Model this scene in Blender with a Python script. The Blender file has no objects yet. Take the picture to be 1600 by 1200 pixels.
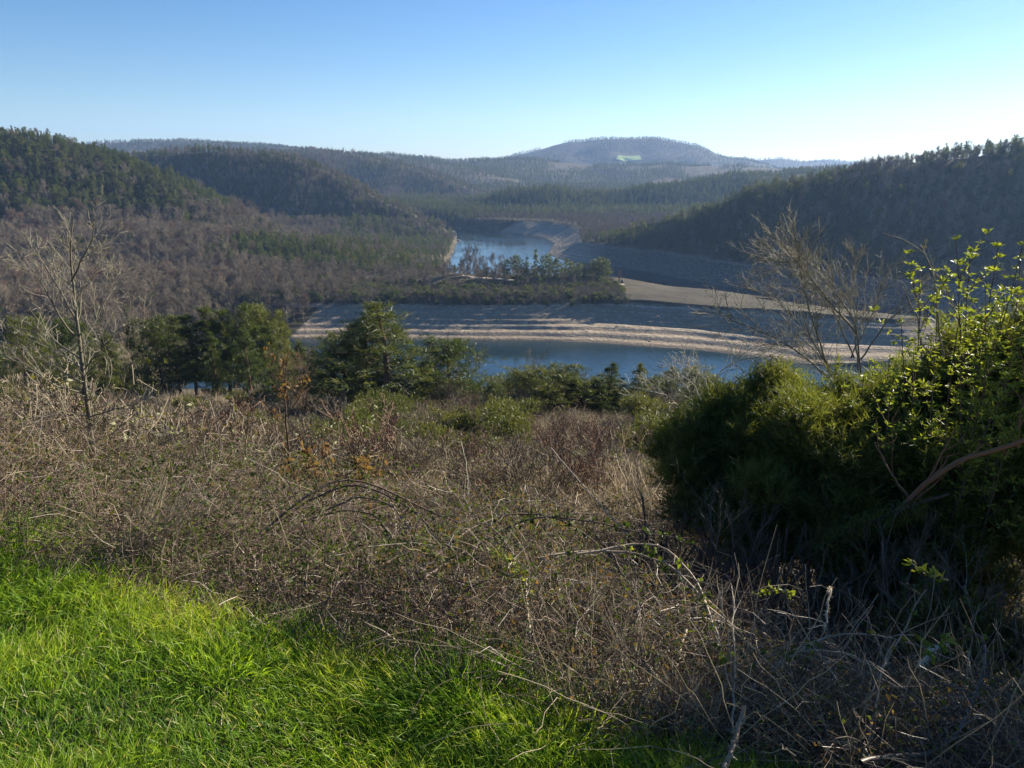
import bpy, math, numpy as np
from mathutils import Vector
rng = np.random.default_rng(11)
rad = math.radians
S = bpy.context.scene
COL = S.collection
# ------------------------------------------------------------------ camera
EYE = 70.0
PITCH = 15.8
FPX = 1202.0
ct, st = math.cos(rad(PITCH)), math.sin(rad(PITCH))
cam = bpy.data.cameras.new('camera')
cam.sensor_width = 36.0
cam.lens = 36.0 * FPX / 1600.0
cam.clip_start = 0.05
cam.clip_end = 60000
camo = bpy.data.objects.new('camera', cam)
COL.objects.link(camo)
camo.location = (0, 0, EYE)
camo.rotation_euler = (rad(90 - PITCH), 0, 0)
S.camera = camo

def P(px, py, Y):
    """world point seen at photo pixel (px, py), Y metres ahead"""
    u, v = (px - 800) / FPX, (600 - py) / FPX
    t = Y / (ct + v * st)
    return (t * u, Y, EYE + t * (-st + v * ct))

# ------------------------------------------------------------------ light
SUN_AZ, SUN_EL = 53.0, 23.0
sd = Vector((math.sin(rad(SUN_AZ)) * math.cos(rad(SUN_EL)), math.cos(rad(SUN_AZ)) * math.cos(rad(SUN_EL)), math.sin(rad(SUN_EL))))
L = bpy.data.lights.new('sun', 'SUN')
L.energy = 5.0
L.angle = rad(0.5)
L.color = (1.0, 0.90, 0.74)
Lo = bpy.data.objects.new('sun', L)
COL.objects.link(Lo)
Lo.rotation_euler = (-sd).to_track_quat('-Z', 'Y').to_euler()
W = bpy.data.worlds.new('World')
S.world = W
W.use_nodes = True
nt = W.node_tree
sky = nt.nodes.new('ShaderNodeTexSky')
sky.sky_type = 'NISHITA'
sky.sun_disc = False
sky.sun_elevation = rad(SUN_EL)
sky.sun_rotation = rad(SUN_AZ)
sky.altitude = 700
sky.air_density = 1.0
sky.dust_density = 0.25
sky.ozone_density = 3.2
hsv = nt.nodes.new('ShaderNodeHueSaturation'); hsv.inputs['Saturation'].default_value = 1.26; hsv.inputs['Hue'].default_value = 0.507
nt.links.new(sky.outputs[0], hsv.inputs['Color'])
nt.links.new(hsv.outputs[0], nt.nodes['Background'].inputs[0])
nt.nodes['Background'].inputs[1].default_value = 0.05
S.view_settings.view_transform = 'Standard'
S.view_settings.look = 'None'
S.view_settings.exposure = 1.48
S.view_settings.gamma = 1.0
S.render.engine = 'CYCLES'
S.cycles.use_denoising = True
S.cycles.max_bounces = 8
S.cycles.diffuse_bounces = 3
S.cycles.glossy_bounces = 2
S.cycles.transmission_bounces = 3
S.cycles.volume_bounces = 1
S.cycles.transparent_max_bounces = 8
S.cycles.sample_clamp_indirect = 6.0
S.cycles.caustics_reflective = False
S.cycles.caustics_refractive = False

# ------------------------------------------------------------------ numpy noise
def _h(ix, iy, seed):
    n = (ix.astype(np.int64) * 374761393 + iy.astype(np.int64) * 668265263 + seed * 982451653) & 0x7fffffff
    n = (n ^ (n >> 13)) * 1274126177 & 0x7fffffff
    return ((n ^ (n >> 16)) & 0xffff) / 65535.0

def vn(x, y, seed=0):
    x = np.asarray(x, float); y = np.asarray(y, float)
    ix, iy = np.floor(x), np.floor(y)
    fx, fy = x - ix, y - iy
    fx = fx * fx * (3 - 2 * fx); fy = fy * fy * (3 - 2 * fy)
    a, b = _h(ix, iy, seed), _h(ix + 1, iy, seed)
    c, d = _h(ix, iy + 1, seed), _h(ix + 1, iy + 1, seed)
    return (a + (b - a) * fx) * (1 - fy) + (c + (d - c) * fx) * fy

def fbm(x, y, seed=0, o=4):
    s, a, t = 0, 0.5, 0
    for k in range(o):
        s = s + a * (vn(x * 2**k + 17 * k, y * 2**k - 9 * k, seed + k) - 0.5)
        t += a; a *= 0.5
    return s / t          # about -0.5 .. 0.5

def sstep(a, b, x):
    t = np.clip((x - a) / float(b - a), 0, 1)
    return t * t * (3 - 2 * t)

# ------------------------------------------------------------------ terrain
def seg_dist(x, y, pts, zs=None):
    """distance to polyline and interpolated z there"""
    best = np.full(x.shape, 1e18); bz = np.zeros(x.shape)
    for i in range(len(pts) - 1):
        ax, ay = pts[i][:2]; bx, by = pts[i + 1][:2]
        dx, dy = bx - ax, by - ay
        t = np.clip(((x - ax) * dx + (y - ay) * dy) / (dx * dx + dy * dy + 1e-9), 0, 1)
        d = (x - ax - t * dx)**2 + (y - ay - t * dy)**2
        m = d < best
        best = np.where(m, d, best)
        if zs is not None:
            bz = np.where(m, zs[i] + t * (zs[i + 1] - zs[i]), bz)
    return np.sqrt(best), bz

LAKE = [(-128,300),(-118,312),(-96,318),(-60,318),(-20,315),(13,314),(34,310),(52,304),(76,296),(97,283),(112,271),(150,262),(192,268),(214,292),
        (200,318),(173,338),(150,356),(129,375),(100,408),(75,436),(52,446),(20,452),(-10,455),(-36,470),(-46,520),(-48,573),(-50,650),(-52,720),(-56,786),(-92,850),(-135,960),(-120,985),
        (-63,902),(-20,862),(20,831),(34,790),(40,737),(36,700),(31,655),(31,632),(38,606),(49,583),(84,547),(121,476),(142,444),(198,392),(260,340),(330,280),(420,200),(520,90),(520,-100),
        (300,60),(230,120),(150,190),(60,228),(-20,238),(-80,250),(-108,268),(-124,284)]

def ridge_h(x, y, pts, zs, sl, r, warp):
    """height of a ridge: the highest of the flanks of its crest's segments"""
    best = np.full(x.shape, -1e9)
    for i in range(len(pts) - 1):
        (ax, ay), (bx, by) = pts[i], pts[i + 1]
        dx, dy = bx - ax, by - ay
        t = np.clip(((x - ax) * dx + (y - ay) * dy) / (dx * dx + dy * dy + 1e-9), 0, 1)
        d = np.sqrt((x - ax - t * dx)**2 + (y - ay - t * dy)**2) * warp
        best = np.maximum(best, zs[i] + t * (zs[i + 1] - zs[i]) - sl * (np.sqrt(d * d + r * r) - r))
    return best

def lake_sd(x, y):
    """signed distance to the shore: positive on land"""
    d, _ = seg_dist(x, y, LAKE + LAKE[:1])
    ins = np.zeros(x.shape, bool)
    n = len(LAKE)
    for i in range(n):
        x1, y1 = LAKE[i]; x2, y2 = LAKE[(i + 1) % n]
        if y1 == y2: continue
        c = ((y1 > y) != (y2 > y)) & (x < (x2 - x1) * (y - y1) / (y2 - y1) + x1)
        ins ^= c
    return np.where(ins, -d, d)

def ridge(px, dz):
    p = [P(*q) for q in px]
    return [(a, b) for a, b, c in p], [c - dz for a, b, c in p]

RIDGES = [  # name, crest (pixel, pixel, distance), tree height, slope, rounding
 ('hill_near', ridge([(-700,190,520),(-350,180,560),(-100,186,590),(60,196,600),(150,220,610),(250,260,600),(300,306,580),(338,340,555),(372,366,535)], 11), .60, 13),
 ('bench', ridge([(-500,350,520),(0,352,505),(200,350,495),(420,358,480),(560,385,450),(690,412,420),(735,425,395)], 10), .12, 1),
 ('spit', ridge([(700,425,388),(740,431,386),(830,438,384),(930,447,384),(952,453,392),(1000,459,384),(1100,476,368),(1300,501,330),(1420,516,312)], 0), .25, 4),
 ('hill_mid', ridge([(60,240,1020),(230,232,990),(340,230,960),(440,236,930),(490,250,905),(560,283,870),(640,321,835),(690,352,802),(710,380,784)], 8), .78, 9),
 ('hill_shade', ridge([(2300,150,430),(1900,178,490),(1600,212,520),(1500,226,528),(1400,240,534),(1300,258,540),(1200,280,550),(1100,305,560),(1030,326,570),(975,352,585),(955,368,596)], 10), .56, 12),
 ('ridge_lake', ridge([(600,352,1180),(690,320,1130),(740,304,1100),(790,292,1080),(860,284,1075),(960,289,1075),(1060,279,1100),(1150,264,1150),(1300,256,1250),(1500,250,1300)], 11), .48, 14),
 ('ridge_back', ridge([(440,232,1500),(480,231,1500),(560,233,1500),(620,246,1450),(680,264,1400),(740,287,1340),(790,304,1280)], 10), .44, 18),
 ('plateau', ridge([(520,238,2050),(590,236,2100),(700,247,2150),(820,246,2250),(950,252,2250),(1150,254,2050),(1250,258,1900),(1400,258,1900)], 9), .16, 60),
 ('hill_far', ridge([(740,262,3300),(820,240,3300),(860,228,3300),(900,217,3300),(960,213,3300),(1028,213,3300),(1062,231,3300),(1130,249,3300),(1250,265,3300)], 9), .30, 40),
 ('horizon_east', ridge([(1080,264,4300),(1150,254,4300),(1190,247,4300),(1220,246,4300),(1260,253,4300),(1300,249,4900),(1400,256,5000)], 8), .2, 60),
 ('horizon_west', ridge([(0,225,2700),(165,219,2700),(250,217,2600),(310,217,2600),(420,224,2500),(490,230,2300)], 9), .2, 60),
]
QP = [-50, 1.8, 2.15, 2.6, 3, 4, 6, 10, 20, 40, 70, 90, 120, 150, 200, 240, 300]
ZP = [-1.6, -1.62, -1.70, -1.96, -2.25, -2.78, -3.6, -5.15, -8.8, -15.2, -22.6, -27.2, -37, -46, -58, -69, -84]

def terrain(x, y, zone=False):
    x = np.asarray(x, float); y = np.asarray(y, float)
    sdist = lake_sd(x, y)
    s = 0.409 * x + 0.912 * y
    w = sstep(4, 30, y)
    q = s * (1 - w) + (y + 0.03 * np.abs(x)) * w
    near = EYE + np.interp(q, QP, ZP)
    near = near + fbm(x / 9, y / 9, 3) * 1.4 * sstep(8, 40, y) + fbm(x / 1.1, y / 1.1, 5) * 0.16
    far = np.full(x.shape, -60.0); zi = np.full(x.shape, -1)
    for k, (nm, (pts, zs), sl, r) in enumerate(RIDGES):
        h = ridge_h(x, y, pts, zs, sl, r, 1.0 if nm == 'spit' else 1 + 0.5 * fbm(x / 120, y / 120, 20 + k, 3))
        zi = np.where(h > far, k, zi)
        far = np.maximum(far, h)
    am = np.clip((y - 350) / 500, 0, 1)
    far = far + fbm(x / 70, y / 70, 40, 4) * (3 + 9 * am)
    base = 12.5 + np.clip((y - 900) / 1500, 0, 1) * 25 + fbm(x / 40, y / 40, 60) * 3
    lowland = np.maximum(near, np.where(x < -60, 12.2 * sstep(-95, -135, x) - 30 * sstep(-135, -95, x), -30))
    vale = sstep(485, 530, y) * sstep(800, 740, y) * sstep(-20, -45, x) * sstep(-420, -330, x)      # the hollow between the low bank and the spur
    base = base * (1 - vale) + (3.0 + fbm(x / 40, y / 40, 60) * 2) * vale
    land = np.where(y < 272, lowland, np.maximum(far, base))
    zi = np.where(y < 272, 100, zi)
    cl = 1 + 1.3 * sstep(540, 640, y) * sstep(30, -10, x)        # the rocky western shore of the upper lake drops steeply
    sb = sdist * cl
    wl = sstep(8, 40, x) * (y < 345)                             # the open face of the spit has a broad gentle foot
    bank = np.interp(sb, [0, 10, 27, 60, 400], [0, 3.6, 11.8, 36, 330]) * (1 - wl) + np.interp(sb, [0, 21, 34, 60, 400], [0, 4.6, 11.5, 34, 330]) * wl + fbm(x / 14, y / 14, 70) * np.clip(sdist / 10, 0, 1) * 1.2
    bank = np.where(sdist < 0, 0.25 * sdist, bank)
    z = np.minimum(land, bank)
    tb = sstep(.3, 1.2, z) * (1 - sstep(9.5, 11, z)) * (sdist > 0) * (sdist < 60)
    z = z + .26 * tb * np.sin(z * 6.283 / 1.75 + 3 * fbm(x / 50, y / 50, 71, 2))
    z = np.where(sdist < 0, np.minimum(z, 0.25 * sdist), z)
    if zone:
        return z, zi, sdist
    return z

def wooded(x, y, z):
    thr = 11.0 - 11.4 * np.maximum(sstep(440, 480, y) * sstep(10, -20, x), sstep(-82, -96, x) * (y < 340))
    return sstep(-.8, .8, z - thr - fbm(x / 11, y / 11, 330) * 3)

# ------------------------------------------------------------------ mesh helpers
def mesh(name, V, faces, mats, tint=None, mi=None, smooth=False, attr=None):
    me = bpy.data.meshes.new(name)
    V = np.asarray(V, np.float32)
    me.vertices.add(len(V)); me.vertices.foreach_set('co', V.ravel())
    lt = np.concatenate([np.full(len(f), f.shape[1], np.int32) for f in faces if len(f)])
    lv = np.concatenate([np.asarray(f, np.int32).ravel() for f in faces if len(f)])
    me.loops.add(len(lv)); me.loops.foreach_set('vertex_index', lv)
    me.polygons.add(len(lt))
    ls = np.concatenate([[0], np.cumsum(lt)[:-1]]).astype(np.int32)
    me.polygons.foreach_set('loop_start', ls)
    me.polygons.foreach_set('loop_total', lt)
    if mi is not None: me.polygons.foreach_set('material_index', np.asarray(mi, np.int32))
    me.update(calc_edges=True)
    if smooth: me.polygons.foreach_set('use_smooth', np.ones(len(lt), bool))
    for m in (mats if isinstance(mats, (list, tuple)) else [mats]): me.materials.append(m)
    if tint is not None:
        a = me.attributes.new('tint', 'FLOAT', 'POINT'); a.data.foreach_set('value', np.asarray(tint, np.float32))
    for k, v in (attr or {}).items():
        a = me.attributes.new(k, 'FLOAT', 'POINT'); a.data.foreach_set('value', np.asarray(v, np.float32))
    return me

class Acc:
    """collects vertices, quads and triangles (with material slots) of one mesh"""
    def __init__(s): s.V, s.Q, s.T, s.c, s.n, s.mq, s.mt = [], [], [], [], 0, [], []
    def add(s, V, F, tint, slot=0):
        V = np.asarray(V, np.float32).reshape(-1, 3)
        s.V.append(V); s.c.append(np.broadcast_to(np.asarray(tint, np.float32), (len(V),)))
        F = np.asarray(F, np.int64) + s.n
        if F.shape[1] == 4: s.Q.append(F); s.mq.append(np.full(len(F), slot))
        else: s.T.append(F); s.mt.append(np.full(len(F), slot))
        s.n += len(V)
    def build(s, name, mats, smooth=False):
        f, m = [], []
        if s.Q: f.append(np.concatenate(s.Q)); m += s.mq
        if s.T: f.append(np.concatenate(s.T)); m += s.mt
        return mesh(name, np.concatenate(s.V), f, mats, np.concatenate(s.c), np.concatenate(m), smooth)

def unit(a):
    return a / (np.linalg.norm(a, axis=-1, keepdims=True) + 1e-12)

def tubes(acc, Pt, Rd, tint, sides=3, slot=0, g=None):
    """Pt (N,n,3) polylines, Rd (N,n) radii -> prisms (sides>=3) or flat ribbons (sides=2)"""
    g = g or rng
    Pt = np.asarray(Pt, float); N, n, _ = Pt.shape
    Rd = np.broadcast_to(np.asarray(Rd, float), (N, n))
    T = np.gradient(Pt, axis=1); T = unit(T)
    up = unit(g.normal(size=(N, 1, 3)))
    u = unit(np.cross(T, np.broadcast_to(up, T.shape))); v = np.cross(T, u)
    if sides == 2:
        V = np.stack([Pt - u * Rd[..., None], Pt + u * Rd[..., None]], axis=2)
    else:
        a = np.arange(sides) * 2 * np.pi / sides
        V = Pt[:, :, None, :] + Rd[..., None, None] * (np.cos(a)[None, None, :, None] * u[:, :, None, :] + np.sin(a)[None, None, :, None] * v[:, :, None, :])
    idx = np.arange(N * n * sides).reshape(N, n, sides)
    if sides == 2:
        q = np.stack([idx[:, :-1, 0], idx[:, :-1, 1], idx[:, 1:, 1], idx[:, 1:, 0]], -1).reshape(-1, 4)
    else:
        nx = np.roll(idx, -1, axis=2)
        q = np.stack([idx[:, :-1], nx[:, :-1], nx[:, 1:], idx[:, 1:]], -1).reshape(-1, 4)
    t = np.asarray(tint, float)
    if t.ndim == 1: t = np.repeat(t, n * sides)
    acc.add(V.reshape(-1, 3), q, t, slot)

def blades(acc, B, D, Ln, Wd, tint, slot=0, g=None, fold=False):
    """N flat pointed leaves: base B (N,3), direction D (N,3), length, width"""
    g = g or rng
    N = len(B)
    D = unit(D)
    sdv = unit(np.cross(D, unit(g.normal(size=(N, 3)))))
    Ln = np.broadcast_to(Ln, (N,))[:, None]; Wd = np.broadcast_to(Wd, (N,))[:, None]
    if not fold:
        V = np.stack([B - sdv * Wd * .5, B + sdv * Wd * .5, B + D * Ln], 1)
        F = np.arange(3 * N).reshape(N, 3)
        k = 3
    else:
        nr = np.cross(D, sdv)
        m = B + D * Ln * .45
        V = np.stack([B, m - sdv * Wd * .5 + nr * Wd * .2, B + D * Ln, m + sdv * Wd * .5 + nr * Wd * .2], 1)
        F = np.arange(4 * N).reshape(N, 4)
        a = F[:, [0, 1, 2]]; b = F[:, [0, 2, 3]]
        F = np.concatenate([a, b]); k = 4
    t = np.asarray(tint, float)
    if t.ndim == 1: t = np.repeat(t, k)
    acc.add(V.reshape(-1, 3), F, t, slot)

def rdir(n, g=None):
    return unit((g or rng).normal(size=(n, 3)))

# ------------------------------------------------------------------ materials
def ramp(nt, stops):
    r = nt.nodes.new('ShaderNodeValToRGB')
    e = r.color_ramp.elements
    while len(e) < len(stops): e.new(0.5)
    for k, (p, c) in enumerate(stops):
        e[k].position = p; e[k].color = (*c, 1)
    return r

def veg_mat(name, stops, trans=0.0, rough=0.6, spec=0.3, objvar=0.35, tcol=None):
    """plant material: colour from the per-plant tint attribute plus a per-object shift"""
    m = bpy.data.materials.new(name); m.use_nodes = True
    nt = m.node_tree; b = nt.nodes['Principled BSDF']
    at = nt.nodes.new('ShaderNodeAttribute'); at.attribute_name = 'tint'
    oi = nt.nodes.new('ShaderNodeObjectInfo')
    ma = nt.nodes.new('ShaderNodeMath'); ma.operation = 'MULTIPLY_ADD'; ma.inputs[1].default_value = objvar; 
    sb = nt.nodes.new('ShaderNodeMath'); sb.operation = 'SUBTRACT'; sb.inputs[1].default_value = 0.5
    nt.links.new(oi.outputs['Random'], sb.inputs[0])
    nt.links.new(sb.outputs[0], ma.inputs[0]); nt.links.new(at.outputs['Fac'], ma.inputs[2])
    r = ramp(nt, stops)
    nt.links.new(ma.outputs[0], r.inputs[0])
    nt.links.new(r.outputs[0], b.inputs['Base Color'])
    b.inputs['Roughness'].default_value = rough
    b.inputs['Specular IOR Level'].default_value = spec
    if trans > 0:
        tl = nt.nodes.new('ShaderNodeBsdfTranslucent')
        mx = nt.nodes.new('ShaderNodeMixShader'); mx.inputs[0].default_value = trans
        hs = nt.nodes.new('ShaderNodeMixRGB'); hs.blend_type = 'MULTIPLY'; hs.inputs[0].default_value = 1.0
        hs.inputs[2].default_value = (*(tcol or (1.5, 1.4, 0.6)), 1)
        nt.links.new(r.outputs[0], hs.inputs[1]); nt.links.new(hs.outputs[0], tl.inputs[0])
        nt.links.new(b.outputs[0], mx.inputs[1]); nt.links.new(tl.outputs[0], mx.inputs[2])
        nt.links.new(mx.outputs[0], nt.nodes['Material Output'].inputs[0])
    return m

M = {}
M['needle'] = veg_mat('pine_needles', [(0, (.022, .040, .013)), (.5, (.060, .085, .022)), (1, (.165, .165, .045))], .35, .5)
M['bark'] = veg_mat('pine_bark', [(0, (.06, .045, .035)), (.5, (.13, .085, .06)), (1, (.26, .13, .07))], 0, .9, .1)
M['twig'] = veg_mat('bare_twigs', [(0, (.09, .076, .058)), (.5, (.195, .163, .12)), (1, (.36, .30, .215))], 0, .85, .1)
M['twig_red'] = veg_mat('reddish_twigs', [(0, (.10, .065, .05)), (.5, (.19, .125, .09)), (1, (.30, .20, .14))], 0, .85, .1)
M['palebark'] = veg_mat('pale_bark', [(0, (.075, .068, .05)), (.5, (.17, .155, .115)), (1, (.42, .39, .30))], 0, .8, .15)
M['straw'] = veg_mat('dry_stems', [(0, (.10, .078, .052)), (.35, (.24, .195, .13)), (.7, (.43, .36, .245)), (1, (.62, .55, .41))], .15, .75, .12, .3, (1.1, 1.0, .8))
M['cane'] = veg_mat('bramble_canes', [(0, (.05, .032, .025)), (.5, (.145, .095, .063)), (1, (.33, .26, .17))], 0, .5, .4, .3)
M['bleaf'] = veg_mat('bramble_leaves', [(0, (.03, .05, .015)), (.4, (.07, .105, .022)), (.6, (.12, .13, .03)), (.8, (.13, .09, .05)), (1, (.21, .125, .065))], .35, .65, .15, .1)
M['olive'] = veg_mat('olive_shrub_leaves', [(0, (.05, .07, .02)), (.5, (.10, .115, .028)), (1, (.19, .18, .045))], .3, .5, .3)
M['juniper'] = veg_mat('juniper_sprays', [(0, (.035, .056, .018)), (.5, (.105, .130, .036)), (1, (.25, .245, .06))], .45, .5, .25, .1)
M['fresh'] = veg_mat('fresh_leaves', [(0, (.09, .13, .025)), (.5, (.19, .24, .04)), (1, (.34, .36, .06))], .45, .45, .3, .1)
M['grass'] = veg_mat('grass_blades', [(0, (.055, .125, .028)), (.4, (.17, .30, .032)), (.75, (.34, .45, .045)), (.9, (.40, .44, .07)), (1, (.55, .48, .30))], .5, .45, .25, .2, (1.35, 1.3, .5))

def noise_mat(name, build):
    m = bpy.data.materials.new(name); m.use_nodes = True
    build(m.node_tree, m.node_tree.nodes['Principled BSDF'])
    return m

def terrain_nodes(nt, b):
    N, Lk = nt.nodes, nt.links
    geo = N.new('ShaderNodeNewGeometry')
    sep = N.new('ShaderNodeSeparateXYZ'); Lk.new(geo.outputs['Position'], sep.inputs[0])
    def noise(scale, detail=6, rough=.6):
        n = N.new('ShaderNodeTexNoise'); n.inputs['Scale'].default_value = scale; n.inputs['Detail'].default_value = detail; n.inputs['Roughness'].default_value = rough
        Lk.new(geo.outputs['Position'], n.inputs['Vector']); return n
    # mud and sand banks with strand lines that follow the falling water level
    n1 = noise(.05); n2 = noise(.6); n3 = noise(.012)
    zz = N.new('ShaderNodeMath'); zz.operation = 'MULTIPLY_ADD'; zz.inputs[1].default_value = 1.6; Lk.new(n1.outputs['Fac'], zz.inputs[0]); Lk.new(sep.outputs['Z'], zz.inputs[2])
    cz = N.new('ShaderNodeCombineXYZ'); Lk.new(zz.outputs[0], cz.inputs[2])
    st_ = N.new('ShaderNodeTexNoise'); st_.inputs['Scale'].default_value = .75; st_.inputs['Detail'].default_value = 4; st_.inputs['Roughness'].default_value = .75
    Lk.new(cz.outputs[0], st_.inputs['Vector'])
    mixn = N.new('ShaderNodeMath'); mixn.operation = 'MULTIPLY_ADD'; mixn.inputs[1].default_value = .35; Lk.new(n2.outputs['Fac'], mixn.inputs[0])
    hlf = N.new('ShaderNodeMath'); hlf.operation = 'MULTIPLY'; hlf.inputs[1].default_value = .75; Lk.new(st_.outputs['Fac'], hlf.inputs[0]); Lk.new(hlf.outputs[0], mixn.inputs[2])
    sand = ramp(nt, [(.34, (.075, .055, .04)), (.42, (.19, .145, .10)), (.50, (.34, .27, .19)), (.54, (.24, .19, .135)), (.60, (.43, .345, .24)), (.70, (.56, .46, .33))])
    Lk.new(mixn.outputs[0], sand.inputs[0])
    forest = ramp(nt, [(.3, (.04, .034, .023)), (.5, (.066, .055, .035)), (.7, (.095, .08, .048))]); Lk.new(n1.outputs['Fac'], forest.inputs[0])
    near = ramp(nt, [(.3, (.035, .026, .018)), (.48, (.075, .058, .036)), (.6, (.115, .092, .055)), (.72, (.075, .085, .03))]); Lk.new(n2.outputs['Fac'], near.inputs[0])
    mz = N.new('ShaderNodeAttribute'); mz.attribute_name = 'wooded'
    my = N.new('ShaderNodeMapRange'); my.inputs[1].default_value = 200; my.inputs[2].default_value = 260; Lk.new(sep.outputs['Y'], my.inputs[0])
    a = N.new('ShaderNodeMixRGB'); Lk.new(my.outputs[0], a.inputs[0]); Lk.new(near.outputs[0], a.inputs[1]); Lk.new(forest.outputs[0], a.inputs[2])
    # open pasture on the far plateau
    c = N.new('ShaderNodeMixRGB'); Lk.new(mz.outputs['Fac'], c.inputs[0]); Lk.new(sand.outputs[0], c.inputs[1]); Lk.new(a.outputs[0], c.inputs[2])
    wt = N.new('ShaderNodeMapRange'); wt.inputs[1].default_value = .05; wt.inputs[2].default_value = .75; wt.inputs[3].default_value = .42; Lk.new(sep.outputs['Z'], wt.inputs[0])
    wm = N.new('ShaderNodeMixRGB'); wm.blend_type = 'MULTIPLY'; wm.inputs[0].default_value = 1.0; Lk.new(c.outputs[0], wm.inputs[1]); Lk.new(wt.outputs[0], wm.inputs[2])
    rk = N.new('ShaderNodeAttribute'); rk.attribute_name = 'rocky_shade'           # rock and scrub in place of sand, darkened in colour for the hill's shade
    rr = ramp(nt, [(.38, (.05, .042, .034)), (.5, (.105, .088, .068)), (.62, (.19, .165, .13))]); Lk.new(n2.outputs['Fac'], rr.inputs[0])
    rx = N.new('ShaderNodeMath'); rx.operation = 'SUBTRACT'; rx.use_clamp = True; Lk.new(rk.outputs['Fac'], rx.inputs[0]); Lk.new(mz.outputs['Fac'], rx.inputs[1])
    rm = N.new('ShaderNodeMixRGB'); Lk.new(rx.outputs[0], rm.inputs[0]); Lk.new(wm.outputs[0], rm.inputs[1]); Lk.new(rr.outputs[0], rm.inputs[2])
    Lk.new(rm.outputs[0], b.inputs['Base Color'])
    b.inputs['Roughness'].default_value = .95
    b.inputs['Specular IOR Level'].default_value = .15
    bp = N.new('ShaderNodeBump'); bp.inputs['Strength'].default_value = .9; bp.inputs['Distance'].default_value = 1.6
    Lk.new(mixn.outputs[0], bp.inputs['Height']); Lk.new(bp.outputs[0], b.inputs['Normal'])
M['terrain'] = noise_mat('terrain', terrain_nodes)

def water_nodes(nt, b):
    N, Lk = nt.nodes, nt.links
    b.inputs['Base Color'].default_value = (.012, .028, .035, 1)
    b.inputs['Roughness'].default_value = .08
    b.inputs['IOR'].default_value = 1.33
    geo = N.new('ShaderNodeNewGeometry')
    mp = N.new('ShaderNodeMapping'); mp.inputs['Scale'].default_value = (.5, 1.3, 1); Lk.new(geo.outputs['Position'], mp.inputs[0])
    n = N.new('ShaderNodeTexNoise'); n.inputs['Scale'].default_value = .8; n.inputs['Detail'].default_value = 5; Lk.new(mp.outputs[0], n.inputs['Vector'])
    n2 = N.new('ShaderNodeTexNoise'); n2.inputs['Scale'].default_value = .02; n2.inputs['Detail'].default_value = 3; Lk.new(geo.outputs['Position'], n2.inputs['Vector'])
    st2 = N.new('ShaderNodeMapRange'); st2.inputs[1].default_value = .4; st2.inputs[2].default_value = .62; st2.inputs[3].default_value = .05; st2.inputs[4].default_value = .4; Lk.new(n2.outputs['Fac'], st2.inputs[0])
    bp = N.new('ShaderNodeBump'); bp.inputs['Distance'].default_value = .25
    Lk.new(st2.outputs[0], bp.inputs['Strength']); Lk.new(n.outputs['Fac'], bp.inputs['Height']); Lk.new(bp.outputs[0], b.inputs['Normal'])
M['water'] = noise_mat('water', water_nodes)

# ------------------------------------------------------------------ object helpers
def put(name, me, kind=None, parent=None, loc=None):
    o = bpy.data.objects.new(name, me); COL.objects.link(o)
    if kind: o['kind'] = kind
    if parent is not None: o.parent = parent
    if loc is not None: o.location = loc
    return o

def tag(o, label, cat, group=None):
    o['label'] = label; o['category'] = cat
    if group: o['group'] = group
    return o

def thing(name, label, cat, loc, group=None, rz=0.0, sc=1.0):
    o = bpy.data.objects.new(name, None); COL.objects.link(o)
    o.location = loc; o.rotation_euler = (0, 0, rz); o.scale = (sc, sc, sc) if np.isscalar(sc) else sc
    o.empty_display_size = .2
    return tag(o, label, cat, group)

def copy_tree(src, label, loc, rz, sc, group=None):
    c = src.copy(); COL.objects.link(c)
    c.location = loc; c.rotation_euler = (0, 0, rz); c.scale = (sc, sc, sc) if np.isscalar(sc) else sc
    tag(c, label, src['category'], group)
    for ch in src.children:
        d = ch.copy(); COL.objects.link(d); d.parent = c
    return c

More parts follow.
